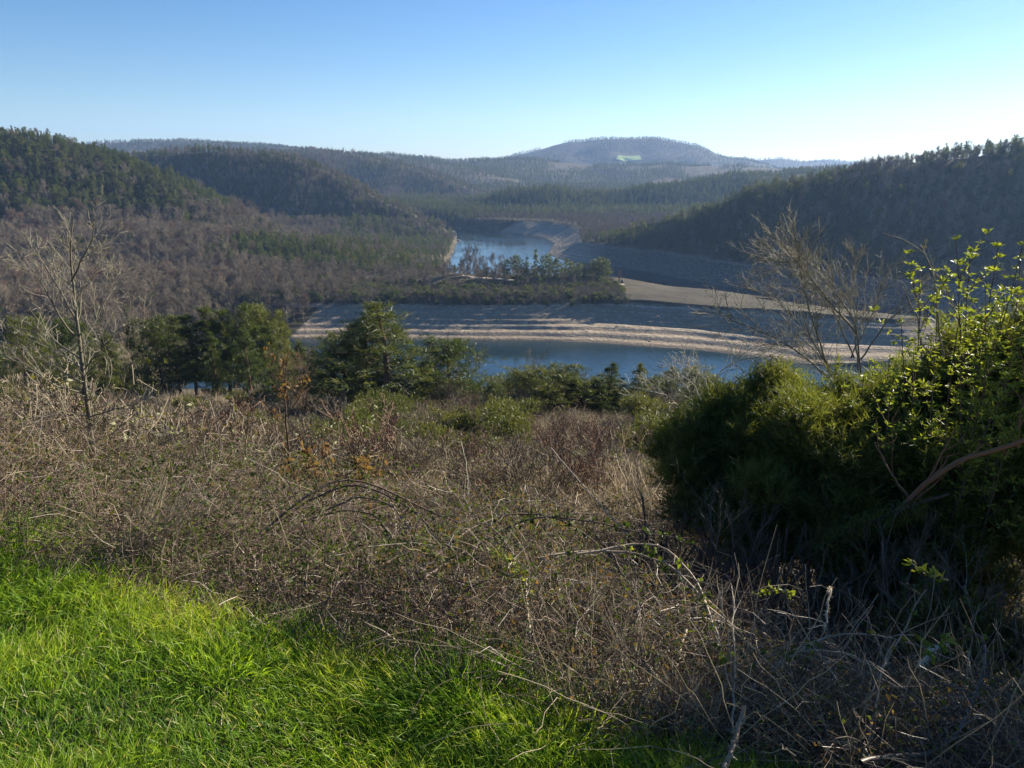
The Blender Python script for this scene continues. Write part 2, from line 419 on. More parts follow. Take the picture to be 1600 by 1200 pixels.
def scatter(name, pts, rot, scl, idx, models, label, cat=None):
    """uncountable growth as ONE stuff object: model meshes set on points by geometry nodes"""
    col = bpy.data.collections.new(name + '_models')
    for k, me in enumerate(models):
        o = bpy.data.objects.new('%s_model_%02d' % (name, k), me); col.objects.link(o)
    me = bpy.data.meshes.new(name)
    n = len(pts)
    me.vertices.add(n); me.vertices.foreach_set('co', np.asarray(pts, np.float32).ravel())
    a = me.attributes.new('rot', 'FLOAT_VECTOR', 'POINT'); a.data.foreach_set('vector', np.asarray(rot, np.float32).ravel())
    a = me.attributes.new('scl', 'FLOAT_VECTOR', 'POINT'); a.data.foreach_set('vector', np.asarray(scl, np.float32).ravel())
    a = me.attributes.new('idx', 'INT', 'POINT'); a.data.foreach_set('value', np.asarray(idx, np.int32))
    o = put(name, me, 'stuff'); o['label'] = label
    g = bpy.data.node_groups.new(name + '_nodes', 'GeometryNodeTree')
    g.interface.new_socket('Geometry', in_out='INPUT', socket_type='NodeSocketGeometry')
    g.interface.new_socket('Geometry', in_out='OUTPUT', socket_type='NodeSocketGeometry')
    N, Lk = g.nodes, g.links
    gi, go = N.new('NodeGroupInput'), N.new('NodeGroupOutput')
    ip = N.new('GeometryNodeInstanceOnPoints')
    ci = N.new('GeometryNodeCollectionInfo'); ci.inputs['Collection'].default_value = col
    ci.inputs['Separate Children'].default_value = True; ci.inputs['Reset Children'].default_value = True
    def at(nm, ty):
        q = N.new('GeometryNodeInputNamedAttribute'); q.data_type = ty; q.inputs['Name'].default_value = nm
        return q.outputs['Attribute']
    e2r = N.new('FunctionNodeEulerToRotation')
    Lk.new(at('rot', 'FLOAT_VECTOR'), e2r.inputs[0])
    Lk.new(gi.outputs[0], ip.inputs['Points']); Lk.new(ci.outputs[0], ip.inputs['Instance'])
    ip.inputs['Pick Instance'].default_value = True
    Lk.new(at('idx', 'INT'), ip.inputs['Instance Index'])
    Lk.new(e2r.outputs[0], ip.inputs['Rotation']); Lk.new(at('scl', 'FLOAT_VECTOR'), ip.inputs['Scale'])
    Lk.new(ip.outputs[0], go.inputs[0])
    md = o.modifiers.new('scatter', 'NODES'); md.node_group = g
    return o
# ------------------------------------------------------------------ ground sheet (polar grid round the viewpoint)
def ground_grid():
    r = np.concatenate([[.05], np.geomspace(.3, 12, 90), np.linspace(12.3, 240, 110)[1:], np.linspace(240.8, 420, 235), np.linspace(421.2, 520, 70), np.linspace(522, 1150, 170), np.geomspace(1160, 7000, 110)])
    a = np.concatenate([np.linspace(-58, 58, 430), np.linspace(58, 302, 42)[1:-1]])
    a = np.radians(a)
    Rr, A = np.meshgrid(r, a, indexing='ij')
    X, Y = Rr * np.sin(A), Rr * np.cos(A)
    Z = terrain(X, Y)
    nr, na = Z.shape
    V = np.stack([X, Y, Z], -1).reshape(-1, 3)
    i = np.arange(nr * na).reshape(nr, na)
    j = np.roll(i, -1, axis=1)
    F = np.stack([i[:-1], i[1:], j[1:], j[:-1]], -1).reshape(-1, 4)
    return V, F[:, ::-1]
V_, F_ = ground_grid()
F_ = F_[:, ::-1]
cen = np.array([[0, 0, float(terrain(np.array([0.]), np.array([0.]))[0])]])
put('terrain', mesh('terrain', V_, [F_], M['terrain'], smooth=True, attr={'rocky_shade': .85 * sstep(-12, 22, V_[:, 1] - np.interp(V_[:, 0], [55, 100, 130, 170, 230, 300, 400], [575, 492, 443, 402, 352, 300, 200])) * sstep(52, 74, V_[:, 0]) * (V_[:, 1] > 250), 'wooded': np.where(V_[:, 1] < 235, 1.0, wooded(V_[:, 0], V_[:, 1], V_[:, 2]))}), 'structure')['label'] = 'valley slopes, sand banks and wooded hills'
nrm = bpy.data.objects['terrain'].data.polygons[20000].normal.z
if nrm < 0: bpy.data.objects['terrain'].data.flip_normals()
wp = [(-500, 200, 0), (700, -200, 0), (700, 1100, 0), (-500, 1100, 0)]
put('lake', mesh('lake', wp, [np.array([[0, 1, 2, 3]])], M['water']), 'structure')['label'] = 'blue reservoir water between bare banks'

def strip(name, px, width, mat, lift=.12, label=''):
    """a ribbon laid on the ground along a line of photo points"""
    p = np.array([P(*q)[:2] for q in px])
    d = np.concatenate([[0], np.cumsum(np.linalg.norm(np.diff(p, axis=0), axis=1))])
    t = np.arange(0, d[-1], 1.0)
    c = np.stack([np.interp(t, d, p[:, k]) for k in range(2)], 1)
    tg = unit(np.gradient(c, axis=0)); nn = np.stack([-tg[:, 1], tg[:, 0]], 1)
    w = width * (1 + .5 * fbm(t / 9, t * 0, 5))
    rows = []
    for k in np.linspace(-1, 1, 5):
        q = c + nn * (w * k / 2)[:, None]
        rows.append(np.column_stack([q, terrain(q[:, 0], q[:, 1]) + lift]))
    V = np.stack(rows, 1); n = len(t)
    i = np.arange(n * 5).reshape(n, 5)
    F = np.stack([i[:-1, :-1], i[:-1, 1:], i[1:, 1:], i[1:, :-1]], -1).reshape(-1, 4)
    o = put(name, mesh(name, V.reshape(-1, 3), [F], mat), 'structure'); o['label'] = label
    return o
def track_nodes(nt, b):
    n = nt.nodes.new('ShaderNodeTexNoise'); n.inputs['Scale'].default_value = .9; n.inputs['Detail'].default_value = 6
    g = nt.nodes.new('ShaderNodeNewGeometry'); nt.links.new(g.outputs['Position'], n.inputs['Vector'])
    r = ramp(nt, [(.3, (.25, .2, .15)), (.6, (.45, .39, .30))]); nt.links.new(n.outputs['Fac'], r.inputs[0]); nt.links.new(r.outputs[0], b.inputs['Base Color'])
    b.inputs['Roughness'].default_value = .95
M['track'] = noise_mat('dirt_track', track_nodes)
strip('path', [(722, 430, 386), (780, 434, 384), (830, 439, 382), (880, 444, 382), (935, 449, 383), (975, 456, 386)], 3.4, M['track'], .15, 'pale dirt track along the wooded spit')
strip('path', [(300, 352, 490), (350, 352, 492), (420, 352, 500), (450, 353, 505)], 3.5, M['track'], .15, 'pale dirt track on the wooded bench')
def field_nodes(nt, b):
    n = nt.nodes.new('ShaderNodeTexNoise'); n.inputs['Scale'].default_value = .02; n.inputs['Detail'].default_value = 6
    g = nt.nodes.new('ShaderNodeNewGeometry'); nt.links.new(g.outputs['Position'], n.inputs['Vector'])
    r = ramp(nt, [(.3, (.16, .24, .05)), (.6, (.24, .33, .07))]); nt.links.new(n.outputs['Fac'], r.inputs[0]); nt.links.new(r.outputs[0], b.inputs['Base Color'])
    b.inputs['Roughness'].default_value = .9
M['field'] = noise_mat('pasture', field_nodes)

# visibility from about the viewpoint: highest sight line reached before each distance
def horizon_table():
    az = np.radians(np.linspace(-46, 46, 460)); r = np.concatenate([np.geomspace(8, 240, 120), np.linspace(242, 1150, 330), np.geomspace(1160, 6500, 160)])
    Rr, A = np.meshgrid(r, az, indexing='ij')
    Z = terrain(Rr * np.sin(A), Rr * np.cos(A))
    sl = (Z - EYE) / Rr
    return az, r, np.maximum.accumulate(sl, axis=0)
H_AZ, H_R, H_S = horizon_table()
def visible(x, y, z, top):
    """whether a plant of height top standing at x, y, z can rise above the ground in front of it"""
    d = np.hypot(x, y); a = np.arctan2(x, y)
    ia = np.clip(np.searchsorted(H_AZ, a), 0, len(H_AZ) - 1)
    ir = np.clip(np.searchsorted(H_R, d * .985) - 1, 0, len(H_R) - 1)
    return (z + top - EYE) / d > H_S[ir, ia] - .002

# a green pasture on the flank of the far hill, draped on the ground
def drape_field(px, Y, lift):
    pts = []
    for (x, y) in px:
        # walk along the sight ray until it meets the ground
        ys = np.linspace(Y[0], Y[1], 500); q = np.array([P(x, y, t) for t in ys])
        g = terrain(q[:, 0], q[:, 1]); k = np.argmax(g > q[:, 2]) if (g > q[:, 2]).any() else len(ys) // 2
        pts.append(q[k][:2])
    pts = np.array(pts); a, b, c, d = pts
    n = 24
    s, t = np.meshgrid(np.linspace(0, 1, n), np.linspace(0, 1, n), indexing='ij')
    xy = (a[None, None] * ((1 - s) * (1 - t))[..., None] + b * (s * (1 - t))[..., None] + c * (s * t)[..., None] + d * ((1 - s) * t)[..., None])
    z = terrain(xy[..., 0], xy[..., 1]) + lift
    V = np.concatenate([xy, z[..., None]], -1).reshape(-1, 3); i = np.arange(n * n).reshape(n, n)
    F = np.stack([i[:-1, :-1], i[1:, :-1], i[1:, 1:], i[:-1, 1:]], -1).reshape(-1, 4)
    return mesh('field', V, [F], M['field']), pts
fm, FIELD = drape_field([(962, 251), (1003, 251), (1000, 244), (966, 244)], (2350, 3400), 3.0)
put('field', fm, 'structure')['label'] = 'pale green pasture on the flank of the distant flat-topped hill'

# ------------------------------------------------------------------ haze
hz = 400.0
hv = [(x, y, z) for x in (-5200, 5200) for y in (-300, 7200) for z in (-160, hz)]
hf = np.array([[0, 1, 3, 2], [4, 6, 7, 5], [0, 4, 5, 1], [2, 3, 7, 6], [0, 2, 6, 4], [1, 5, 7, 3]])
hm = bpy.data.materials.new('haze_air'); hm.use_nodes = True
hn = hm.node_tree; hn.nodes.remove(hn.nodes['Principled BSDF'])
pv = hn.nodes.new('ShaderNodeVolumePrincipled')
pv.inputs['Color'].default_value = (.36, .58, 1.0, 1)
pv.inputs['Density'].default_value = 0.95e-4
pv.inputs['Anisotropy'].default_value = .25
hn.links.new(pv.outputs[0], hn.nodes['Material Output'].inputs['Volume'])
put('haze', mesh('haze', hv, [hf], hm), 'stuff')['label'] = 'thin blue valley haze'
# ------------------------------------------------------------------ tree models
def chain(g, p, d, ln, r0, r1, n=5, wob=.12, up=0.0):
    """one wobbling stem as n points"""
    pts = [np.array(p, float)]; d = np.array(d, float); d /= np.linalg.norm(d)
    for k in range(n - 1):
        d = d + g.normal(size=3) * wob + np.array([0, 0, up])
        d /= np.linalg.norm(d)
        pts.append(pts[-1] + d * ln / (n - 1))
    return np.array(pts), np.linspace(r0, r1, n), d

def skeleton(g, base, d, ln, r0, levels, kids, spread=.8, ratio=.6, up=.03, wob=.1, lo=.25, n=5, thin=.35, out=None, lv=0):
    """recursive branching; returns [(level, points, radii)]"""
    out = [] if out is None else out
    pts, rr, _ = chain(g, base, d, ln, r0, r0 * thin, n, wob, up)
    out.append((lv, pts, rr))
    if lv < levels:
        k = kids[lv]
        for t in np.sort(lo + (1 - lo) * (g.random(k) ** .9)):
            f = t * (n - 1); i = min(int(f), n - 2); a = f - i
            p = pts[i] * (1 - a) + pts[i + 1] * a
            tg = unit(pts[i + 1] - pts[i]); sd_ = unit(np.cross(tg, rdir(1, g)[0]))
            ang = spread * (.6 + .7 * g.random())
            dd = tg * math.cos(ang) + sd_ * math.sin(ang)
            r = (rr[i] * (1 - a) + rr[i + 1] * a)
            skeleton(g, p, dd, ln * ratio * (1.1 - .55 * t) * (.7 + .6 * g.random()), max(r * .62, .0008), levels, kids, spread, ratio, up, wob * 1.25, .2, n, thin, out, lv + 1)
    return out

def skel_to(acc, sk, tint, slot=0, sides=(6, 4, 3, 2, 2), g=None, tj=.12, rmin=0.0):
    g = g or rng
    for lv in sorted({s[0] for s in sk}):
        Pp = np.array([s[1] for s in sk if s[0] == lv]); Rr = np.maximum(np.array([s[2] for s in sk if s[0] == lv]), rmin)
        tubes(acc, Pp, Rr, tint + tj * (g.random(len(Pp)) - .5) + .06 * lv, sides[min(lv, len(sides) - 1)], slot, g)

def far_bare(seed, h=11.0, mat='twig', narrow=1.0):
    """leafless crown seen from hundreds of metres"""
    g = np.random.default_rng(seed); a = Acc()
    sk = skeleton(g, (0, 0, -.6), (g.normal() * .06, g.normal() * .06, 1), h * .86, .16, 3, (13, 8, 4), .62 * narrow, .52, .07, .09, .28, 4, .3)
    skel_to(a, sk, .34, 0, (4, 3, 2, 2), g, .2, .022)
    tips = np.concatenate([s[1][2:] for s in sk if s[0] >= 2])
    tips = tips[g.random(len(tips)) < .8]
    nn = len(tips)
    blades(a, np.repeat(tips, 2, 0), rdir(nn * 2, g) + np.array([0, 0, .8]), .7 + .7 * g.random(nn * 2), .035, .42 + .25 * g.random(nn * 2), 0, g)
    return a.build('bare_tree', [M[mat]])

def needle_tufts(a, g, C, D, size, per, tint, slot, w=.045):
    """tufts of needles at points C pointing about D"""
    n = len(C)
    B = np.repeat(C, per, 0) + g.normal(size=(n * per, 3)) * size * .28
    Dd = np.repeat(D, per, 0) * .75 + rdir(n * per, g) * .8 + np.array([0, 0, .25])
    t = np.repeat(np.broadcast_to(tint, (n,)), per) + .22 * (g.random(n * per) - .5)
    blades(a, B, Dd, size * (.6 + .7 * g.random(n * per)), w * (.7 + .6 * g.random(n * per)), t, slot, g)

def pine(seed, h, levels, crown_lo, width, per_branch, per_tuft, tuft, w, shape='cone', branches=6, parts=False, lean=.03, droop=.0):
    """pine: tapered trunk, whorled limbs, needle tufts along the limbs. Returns one mesh or (trunk, crown)"""
    g = np.random.default_rng(seed)
    tr, cr = Acc(), Acc()
    tp, trr, _ = chain(g, (0, 0, -.4), (g.normal() * lean, g.normal() * lean, 1), h + .3, h * .018 + .03, .02, 9, .025, .02)
    tubes(tr, tp[None], trr[None], np.array([.55]), 7, 0, g)
    zt = np.linspace(0, 1, 9)
    L_p, L_r, T_c, T_d, T_t = [], [], [], [], []
    for k in range(levels):
        f = crown_lo + (1 - crown_lo) * (k + .3 * g.random()) / levels
        base = np.array([np.interp(f, zt, tp[:, j]) for j in range(3)])
        s = (f - crown_lo) / (1 - crown_lo)
        if shape == 'cone': rw = width * (1 - s) ** .8 * (.55 + .45 * min(1, s * 6)) + .06 * width
        elif shape == 'round': rw = width * (math.sin(math.pi * min(1, .12 + .88 * s)) ** .6 * .95 + .1)
        else: rw = width * ((1 - s) ** .55 * .9 + .12)
        nb = branches + int(g.integers(-1, 2)); ph = g.random() * 6.28
        for b in range(nb):
            if g.random() < .12: continue
            az = ph + b * 6.283 / nb + g.normal() * .25
            lnb = rw * (.42 + .85 * g.random())
            d = np.array([math.cos(az), math.sin(az), .18 + .5 * s - droop + .15 * g.normal()])
            pts, rr, dl = chain(g, base, d, lnb, .012 * h * .35 * (1.1 - s) + .012, .008, 5, .1, .05)
            L_p.append(pts); L_r.append(rr)
            m = max(2, int(per_branch * lnb / width * 1.2 + 1))
            tt = .28 + .72 * g.random(m) ** .75
            for t in tt:
                fi = t * 4; i = min(int(fi), 3); q = pts[i] + (pts[i + 1] - pts[i]) * (fi - i)
                side = g.normal(size=3) * lnb * .17 * np.array([1, 1, .45])
                T_c.append(q + side); T_d.append(unit(dl * .6 + side / (lnb * .17 + 1e-6) * .5 + np.array([0, 0, .35])))
                T_t.append(.38 + .2 * g.random() + .12 * (t - .5))
    # leader
    for k in range(max(2, per_branch // 2)):
        T_c.append(tp[-1] + np.array([0, 0, -.06 * h * g.random()]) + g.normal(size=3) * .1); T_d.append(np.array([0, 0, 1.])); T_t.append(.55)
    tubes(tr, np.array(L_p), np.array(L_r), .35 + .2 * g.random(len(L_p)), 3, 0, g)
    needle_tufts(cr, g, np.array(T_c), np.array(T_d), tuft, per_tuft, np.array(T_t), 0, w)
    if parts:
        return tr.build('trunk', [M['bark']]), cr.build('crown', [M['needle']])
    n0 = tr.n
    al = Acc(); al.V, al.Q, al.T, al.c, al.n, al.mq, al.mt = tr.V, tr.Q, tr.T, tr.c, tr.n, tr.mq, tr.mt
    for V, F, c in zip(cr.V, cr.T, cr.c): pass
    off = al.n
    for V, c in zip(cr.V, cr.c): al.V.append(V); al.c.append(c)
    for F in cr.T: al.T.append(F + off); al.mt.append(np.full(len(F), 1))
    al.n += cr.n
    return al.build('pine_tree', [M['bark'], M['needle']])

FAR_PINE = [pine(100 + k, 11, 9, (.22, .3, .12, .35, .18)[k], (2.6, 2.9, 2.3, 3.1, 2.5)[k], 5, 7, .8, .20, ('round', 'umbrella', 'cone', 'round', 'cone')[k], 5) for k in range(5)]
FAR_FIR = [pine(140 + k, 13, 12, .06, 2.3, 5, 6, .75, .2, 'cone', 6, droop=.25) for k in range(3)]
FAR_BARE = [far_bare(200 + k, (10, 11.5, 9, 12, 10.5)[k], 'twig', (1, .8, 1.15, .75, 1)[k]) for k in range(5)]
FAR_BARE_RED = [far_bare(230 + k, (9.5, 11)[k], 'twig_red') for k in range(2)]
def far_shrub(seed):
    g = np.random.default_rng(seed); a = Acc()
    sk = []
    for k in range(9):
        skeleton(g, (g.normal() * .3, g.normal() * .3, -.1), np.array([g.normal() * .5, g.normal() * .5, 1]), 2.2 + g.random(), .04, 2, (6, 4), .6, .5, .05, .1, .2, 4, .3, sk)
    skel_to(a, sk, .35, 0, (3, 2, 2), g, .2, .018)
    return a.build('bare_shrub', [M['twig']])
FAR_SHRUB = [far_shrub(260 + k) for k in range(2)] + [pine(270 + k, 2.6, 6, .02, 1.6, 5, 7, .5, .16, 'round', 6) for k in range(3)]

# ------------------------------------------------------------------ woods on the hills
def jgrid(x0, x1, y0, y1, s):
    nx, ny = int((x1 - x0) / s), int((y1 - y0) / s)
    gx, gy = np.meshgrid(np.arange(nx), np.arange(ny))
    x = x0 + (gx + .5 + .85 * (rng.random(gx.shape) - .5)) * s; y = y0 + (gy + .5 + .85 * (rng.random(gx.shape) - .5)) * s
    return x.ravel(), y.ravel()
ZN = [r[0] for r in RIDGES]
PINE_P = {'hill_near': .93, 'bench': .07, 'spit': .05, 'hill_mid': .5, 'hill_shade': .4, 'ridge_lake': .93, 'ridge_back': .45, 'plateau': .6, 'hill_far': .55, 'horizon_east': .8, 'horizon_west': .7}
bands = [(262, 520, 4.1), (520, 720, 4.5), (720, 1150, 5.2), (1150, 1700, 7.0), (1700, 2700, 9.5), (2700, 3700, 11.5), (3700, 5200, 24)]
TX = {k: [] for k in ('x', 'y', 'z', 'fam', 'sc', 'zone')}
for (y0, y1, s) in bands:
    x, y = jgrid(-y1 * .78, y1 * .78, y0, y1, s)
    k = np.abs(x) < y * .75 + 10; x, y = x[k], y[k]
    z, zi, sdst = terrain(x, y, True)
    keep = (wooded(x, y, z) > .9) & (z > 1.5) & ~((zi < 0) & (x < -30) & (y > 480) & (y < 610)) & visible(x, y, z, 13)
    x, y, z, zi = x[keep], y[keep], z[keep], zi[keep]
    pp = np.zeros(len(x))
    for k, nm in enumerate(ZN): pp = np.where(zi == k, PINE_P[nm], pp)
    pp = np.where(zi < 0, .3, pp)
    cl = fbm(x / 45, y / 45, 310, 3)
    # pines hold the crest of the near hill, bare wood its foot; the mid hill carries pines on top and bare wood on its spur
    hn_ = zi == 0; pp = np.where(hn_ & (z < 36), .12, pp)
    hm_ = zi == 3; pp = np.where(hm_ & (x > -330) & (z > 20), .12 + .4 * (z > 62), pp)
    hs_ = zi == 4; pp = np.where(hs_, np.where(x < 215, .9, .42 + .35 * (z > 70)), pp)
    pp = np.where((x < -30) & (x > -130) & (y > 520) & (y < 830), np.minimum(pp, .12), pp)
    bn = zi == 1; pp = np.where(bn & (x > -170) & (x < -40) & (y > 425), .85, pp)
    isp = rng.random(len(x)) < np.clip(pp + cl * 1.3 * (pp > .09) * (pp < .9), 0, 1)
    fam = np.where(isp, np.where((zi >= 5) & (rng.random(len(x)) < .7) | (rng.random(len(x)) < .06), 1, 0), np.where(rng.random(len(x)) < .08, 3, 2))
    open_ = (fbm(x / 160, y / 160, 320, 3) > .12) & (y > 1700)           # fields and clearings on the plateau
    thin = (zi == 2) & ((x > 48) | (y < 372 - 0 * x)) | ((zi == 2) & (rng.random(len(x)) < .35))
    trk = np.zeros(len(x), bool)
    for ln in ([(300, 352, 490), (350, 352, 492), (420, 352, 500), (450, 353, 505)], [(722, 430, 386), (780, 434, 384), (830, 439, 382), (880, 444, 382), (935, 449, 383)]):
        dd, _ = seg_dist(x, y, [P(*q)[:2] for q in ln]); trk |= dd < 5
    inf = (y > FIELD[:, 1].min() - 90) & (y < FIELD[:, 1].max() + 30) & (x > FIELD[:, 0].min() - 20) & (x < FIELD[:, 0].max() + 20)
    k = ~(open_ | thin | trk | inf)
    sc = (.66 + .42 * rng.random(len(x))) * (1 + .4 * fbm(x / 30, y / 30, 333, 3)) * np.interp(y, [260, 700, 1500, 3000, 5000], [.9, .85, .85, .9, 1.2])
    sc = np.where(zi == 2, sc * .6, sc)
    sc = np.where((zi <= 1) & (fam >= 2), sc * 1.25, sc) * np.where((zi == 1) | (zi < 0), 1 - .38 * sstep(-190, -70, x), 1) * np.where((zi < 0) & (x < -30) & (y < 800), .8, 1)
    for nm, v in zip(TX, (x, y, z, fam, sc, zi)): TX[nm].append(v[k])
TX = {k: np.concatenate(v) for k, v in TX.items()}
print('forest plants', len(TX['x']), {f: int((TX['fam'] == f).sum()) for f in range(4)})
order = np.hypot(TX['x'], TX['y'])
def pick(mask, n):
    ii = np.nonzero(mask)[0]
    return ii[np.argsort(order[ii])][:n]
inview = np.abs(TX['x']) < TX['y'] * .672
single = np.zeros(len(order), bool)
def singles(ii, name, models, label_of, cat, group):
    for q in ii:
        single[q] = True
        f = int(TX['fam'][q]); me = models[f][int(rng.integers(len(models[f])))]
        o = put(name, me, loc=(TX['x'][q], TX['y'][q], TX['z'][q]))
        o.rotation_euler = (0, 0, rng.random() * 6.28); s = float(TX['sc'][q]); o.scale = (s, s, s * (.9 + .25 * rng.random()))
        tag(o, label_of(q), cat, group)
FM = {0: FAR_PINE, 1: FAR_FIR, 2: FAR_BARE, 3: FAR_BARE_RED}
bmask = (TX['zone'] == 1)
singles(pick(bmask & (TX['fam'] == 2) & inview, 215), 'bare_tree', FM, lambda q: 'leafless grey-brown tree in the dense wood on the bank across the near lake arm', 'tree', 'bare trees on the wooded bank across the lake')
singles(pick(bmask & (TX['fam'] == 3) & inview, 45), 'reddish_bare_tree', FM, lambda q: 'leafless reddish-brown tree among the grey ones on the bank across the lake', 'tree', 'reddish bare trees on the wooded bank')
singles(pick(bmask & (TX['fam'] <= 1) & inview, 60), 'pine_tree', FM, lambda q: 'green pine among bare trees on the bank across the lake', 'tree', 'pines in the bare wood on the bank')
singles(pick((TX['zone'] == 0) & (TX['fam'] <= 1) & inview, 150), 'hillside_pine', FM, lambda q: 'pine in the lower edge of the wood on the steep rounded hill', 'tree', 'pines on the steep rounded hill')
mask = ~single
models = FAR_PINE + FAR_FIR + FAR_BARE + FAR_BARE_RED
first = np.array([0, 5, 8, 13]); cnt = np.array([5, 3, 5, 2])
def forest(name, m, label):
    n = int(m.sum())
    if n == 0: return
    f = TX['fam'][m].astype(int)
    idx = first[f] + (rng.random(n) * cnt[f]).astype(int)
    rot = np.column_stack([np.zeros(n), np.zeros(n), rng.random(n) * 6.28])
    s = TX['sc'][m]; scl = np.column_stack([s, s, s * (.85 + .3 * rng.random(n))])
    scatter(name, np.column_stack([TX['x'][m], TX['y'][m], TX['z'][m] - .3]), rot, scl, idx, models, label)
zz = TX['zone']
forest('pine_forest', mask & (zz == 0), 'mixed pine wood covering the steep rounded hill')
forest('bare_forest', mask & ((zz == 1) | (zz == 2) | (zz < 0)), 'bare winter wood on the low bank across the lake')
forest('spur_forest', mask & (zz == 3), 'pine and bare wood on the spur above the upper lake')
forest('shaded_forest', mask & (zz == 4), 'dark shaded wood on the steep hill beside the channel')
forest('lakeside_forest', mask & (zz == 5), 'dark conifer wood on the ridge behind the upper lake')
forest('distant_forest', mask & (zz >= 6), 'blue hazy woods on the distant plateau and hills')

# low bushes along the top of the bank
x, y = jgrid(-330, 110, 300, 420, 2.0)
z, zi, sdst = terrain(x, y, True)
k = (z > 10.2) & (z < 14.5) & (x < 52) & (y < 400) & visible(x, y, z, 2) & (np.abs(x) < y * .72)
x, y, z = x[k], y[k], z[k]; n = len(x)
s = .5 + .6 * rng.random(n)
scatter('scrub_undergrowth', np.column_stack([x, y, z]), np.column_stack([0 * x, 0 * x, rng.random(n) * 6.28]), np.column_stack([s, s, s]), np.where(rng.random(n) < .7, rng.integers(0, 2, n), rng.integers(2, 5, n)), FAR_SHRUB, 'dark scrub along the top edge of the sand bank')
# ------------------------------------------------------------------ pines on the near slope and on the spit
def ground(x, y):
    return float(terrain(np.array([float(x)]), np.array([float(y)]))[0])

NP_ = [pine(400, 10, 15, .04, 3.9, 14, 17, .38, .048, 'cone', 5, True, .03, .05),
       pine(401, 10, 18, .03, 2.6, 11, 17, .38, .050, 'cone', 6, True, .03, .1),
       pine(402, 9, 16, .03, 2.9, 11, 17, .40, .050, 'round', 6, True, .04),
       pine(403, 11, 14, .28, 2.5, 11, 17, .40, .050, 'umbrella', 5, True, .05),
       pine(404, 7, 14, .02, 2.3, 14, 17, .36, .050, 'cone', 7, True, .02, .1)]
NH = [10.3, 10.3, 9.3, 11.3, 7.3]
PINES = [  # px, top py, distance, model, width, label, group
 (606,467,68,0,2.3,'tall open-crowned pine with reddish trunk standing alone before the sand bank',None),
 (560,485,71,1,2.3,'dark pine leaning against the tall open-crowned pine',None),
 (527,522,72,2,1.9,'low dark bushy pine on the shaded side of the tall pine',None),
 (705,531,72,2,1.75,'broad rounded green pine overlapping the corner of the near lake arm',None),
 (668,560,74,4,1.6,'small green pine filling the gap beside the tall open-crowned pine',None),
 (766,597,66,4,1.0,'small dark cone pine at the water edge of the near lake arm',None),
 (838,577,60,2,1.5,'first of the broad bushy pines rising in front of the near lake arm',None),
 (872,570,62,2,1.3,'taller of the twin bushy pines beside the pale birch',None),
 (905,588,61,4,1.3,'low pine at the edge of the bushy pair in front of the water',None),
 (952,564,63,1,1.0,'pointed pine alone in front of the middle of the water',None),
 (928,592,62,4,1.2,'small pine tucked below the pointed pine by the water',None),
 (1000,566,64,1,.85,'slim pointed pine with tiered branches in front of the water',None),
 (1045,570,63,1,.9,'thin pine of the pair nearest the juniper bushes',None),
 (1080,576,65,2,1.2,'flat-topped pine just behind the bleached twigs by the juniper',None)]
g_ = 'slender pines in the clump beside the meadow'
for q in [(372,468,98,0,.9),(402,480,101,2,.95),(345,482,96,3,1.1),(318,478,95,3,1.0),(292,490,94,3,1.1),(268,488,98,3,1.1),(243,496,95,2,.8),(440,497,104,1,.9),(420,505,100,3,1.0),(205,492,102,1,.9),(384,510,92,3,1.0),(330,515,91,1,.8)]:
    q = (*q[:4], q[4] * 1.18)
    PINES.append((*q, 'slender pine with bare lower trunk in the clump beside the meadow', g_))
g_ = 'dark pines behind the bare young tree'
for q in [(20,497,92,2,1.0),(55,482,98,1,1.0),(-25,500,88,1,1.0),(98,500,102,2,1.0),(135,503,106,1,1.0),(165,515,108,4,1.0)]:
    PINES.append((*q, 'dark green pine half hidden behind the bare young tree', g_))
g_ = 'small pines between the meadow clump and the tall pine'
for q in [(462,530,112,4,1.0),(486,541,114,4,.9),(508,548,110,2,.8)]:
    PINES.append((*q, 'small pine between the meadow clump and the tall open-crowned pine', g_))
protos = {}
for (px, py, Y, k, wd, lab, grp) in PINES:
    x, y, ztop = P(px, py, Y); zb = ground(x, y)
    h = max(2.5, ztop - zb); sz = h / NH[k]; sxy = wd * max(sz, .85) * .92
    rz = rng.random() * 6.28
    if k not in protos:
        t = thing('pine_tree', lab, 'tree', (x, y, zb), grp, rz, (sxy, sxy, sz))
        put('trunk', NP_[k][0], parent=t); put('crown', NP_[k][1], parent=t)
        protos[k] = t
    else:
        copy_tree(protos[k], lab, (x, y, zb), rz, (sxy, sxy, sz), grp)

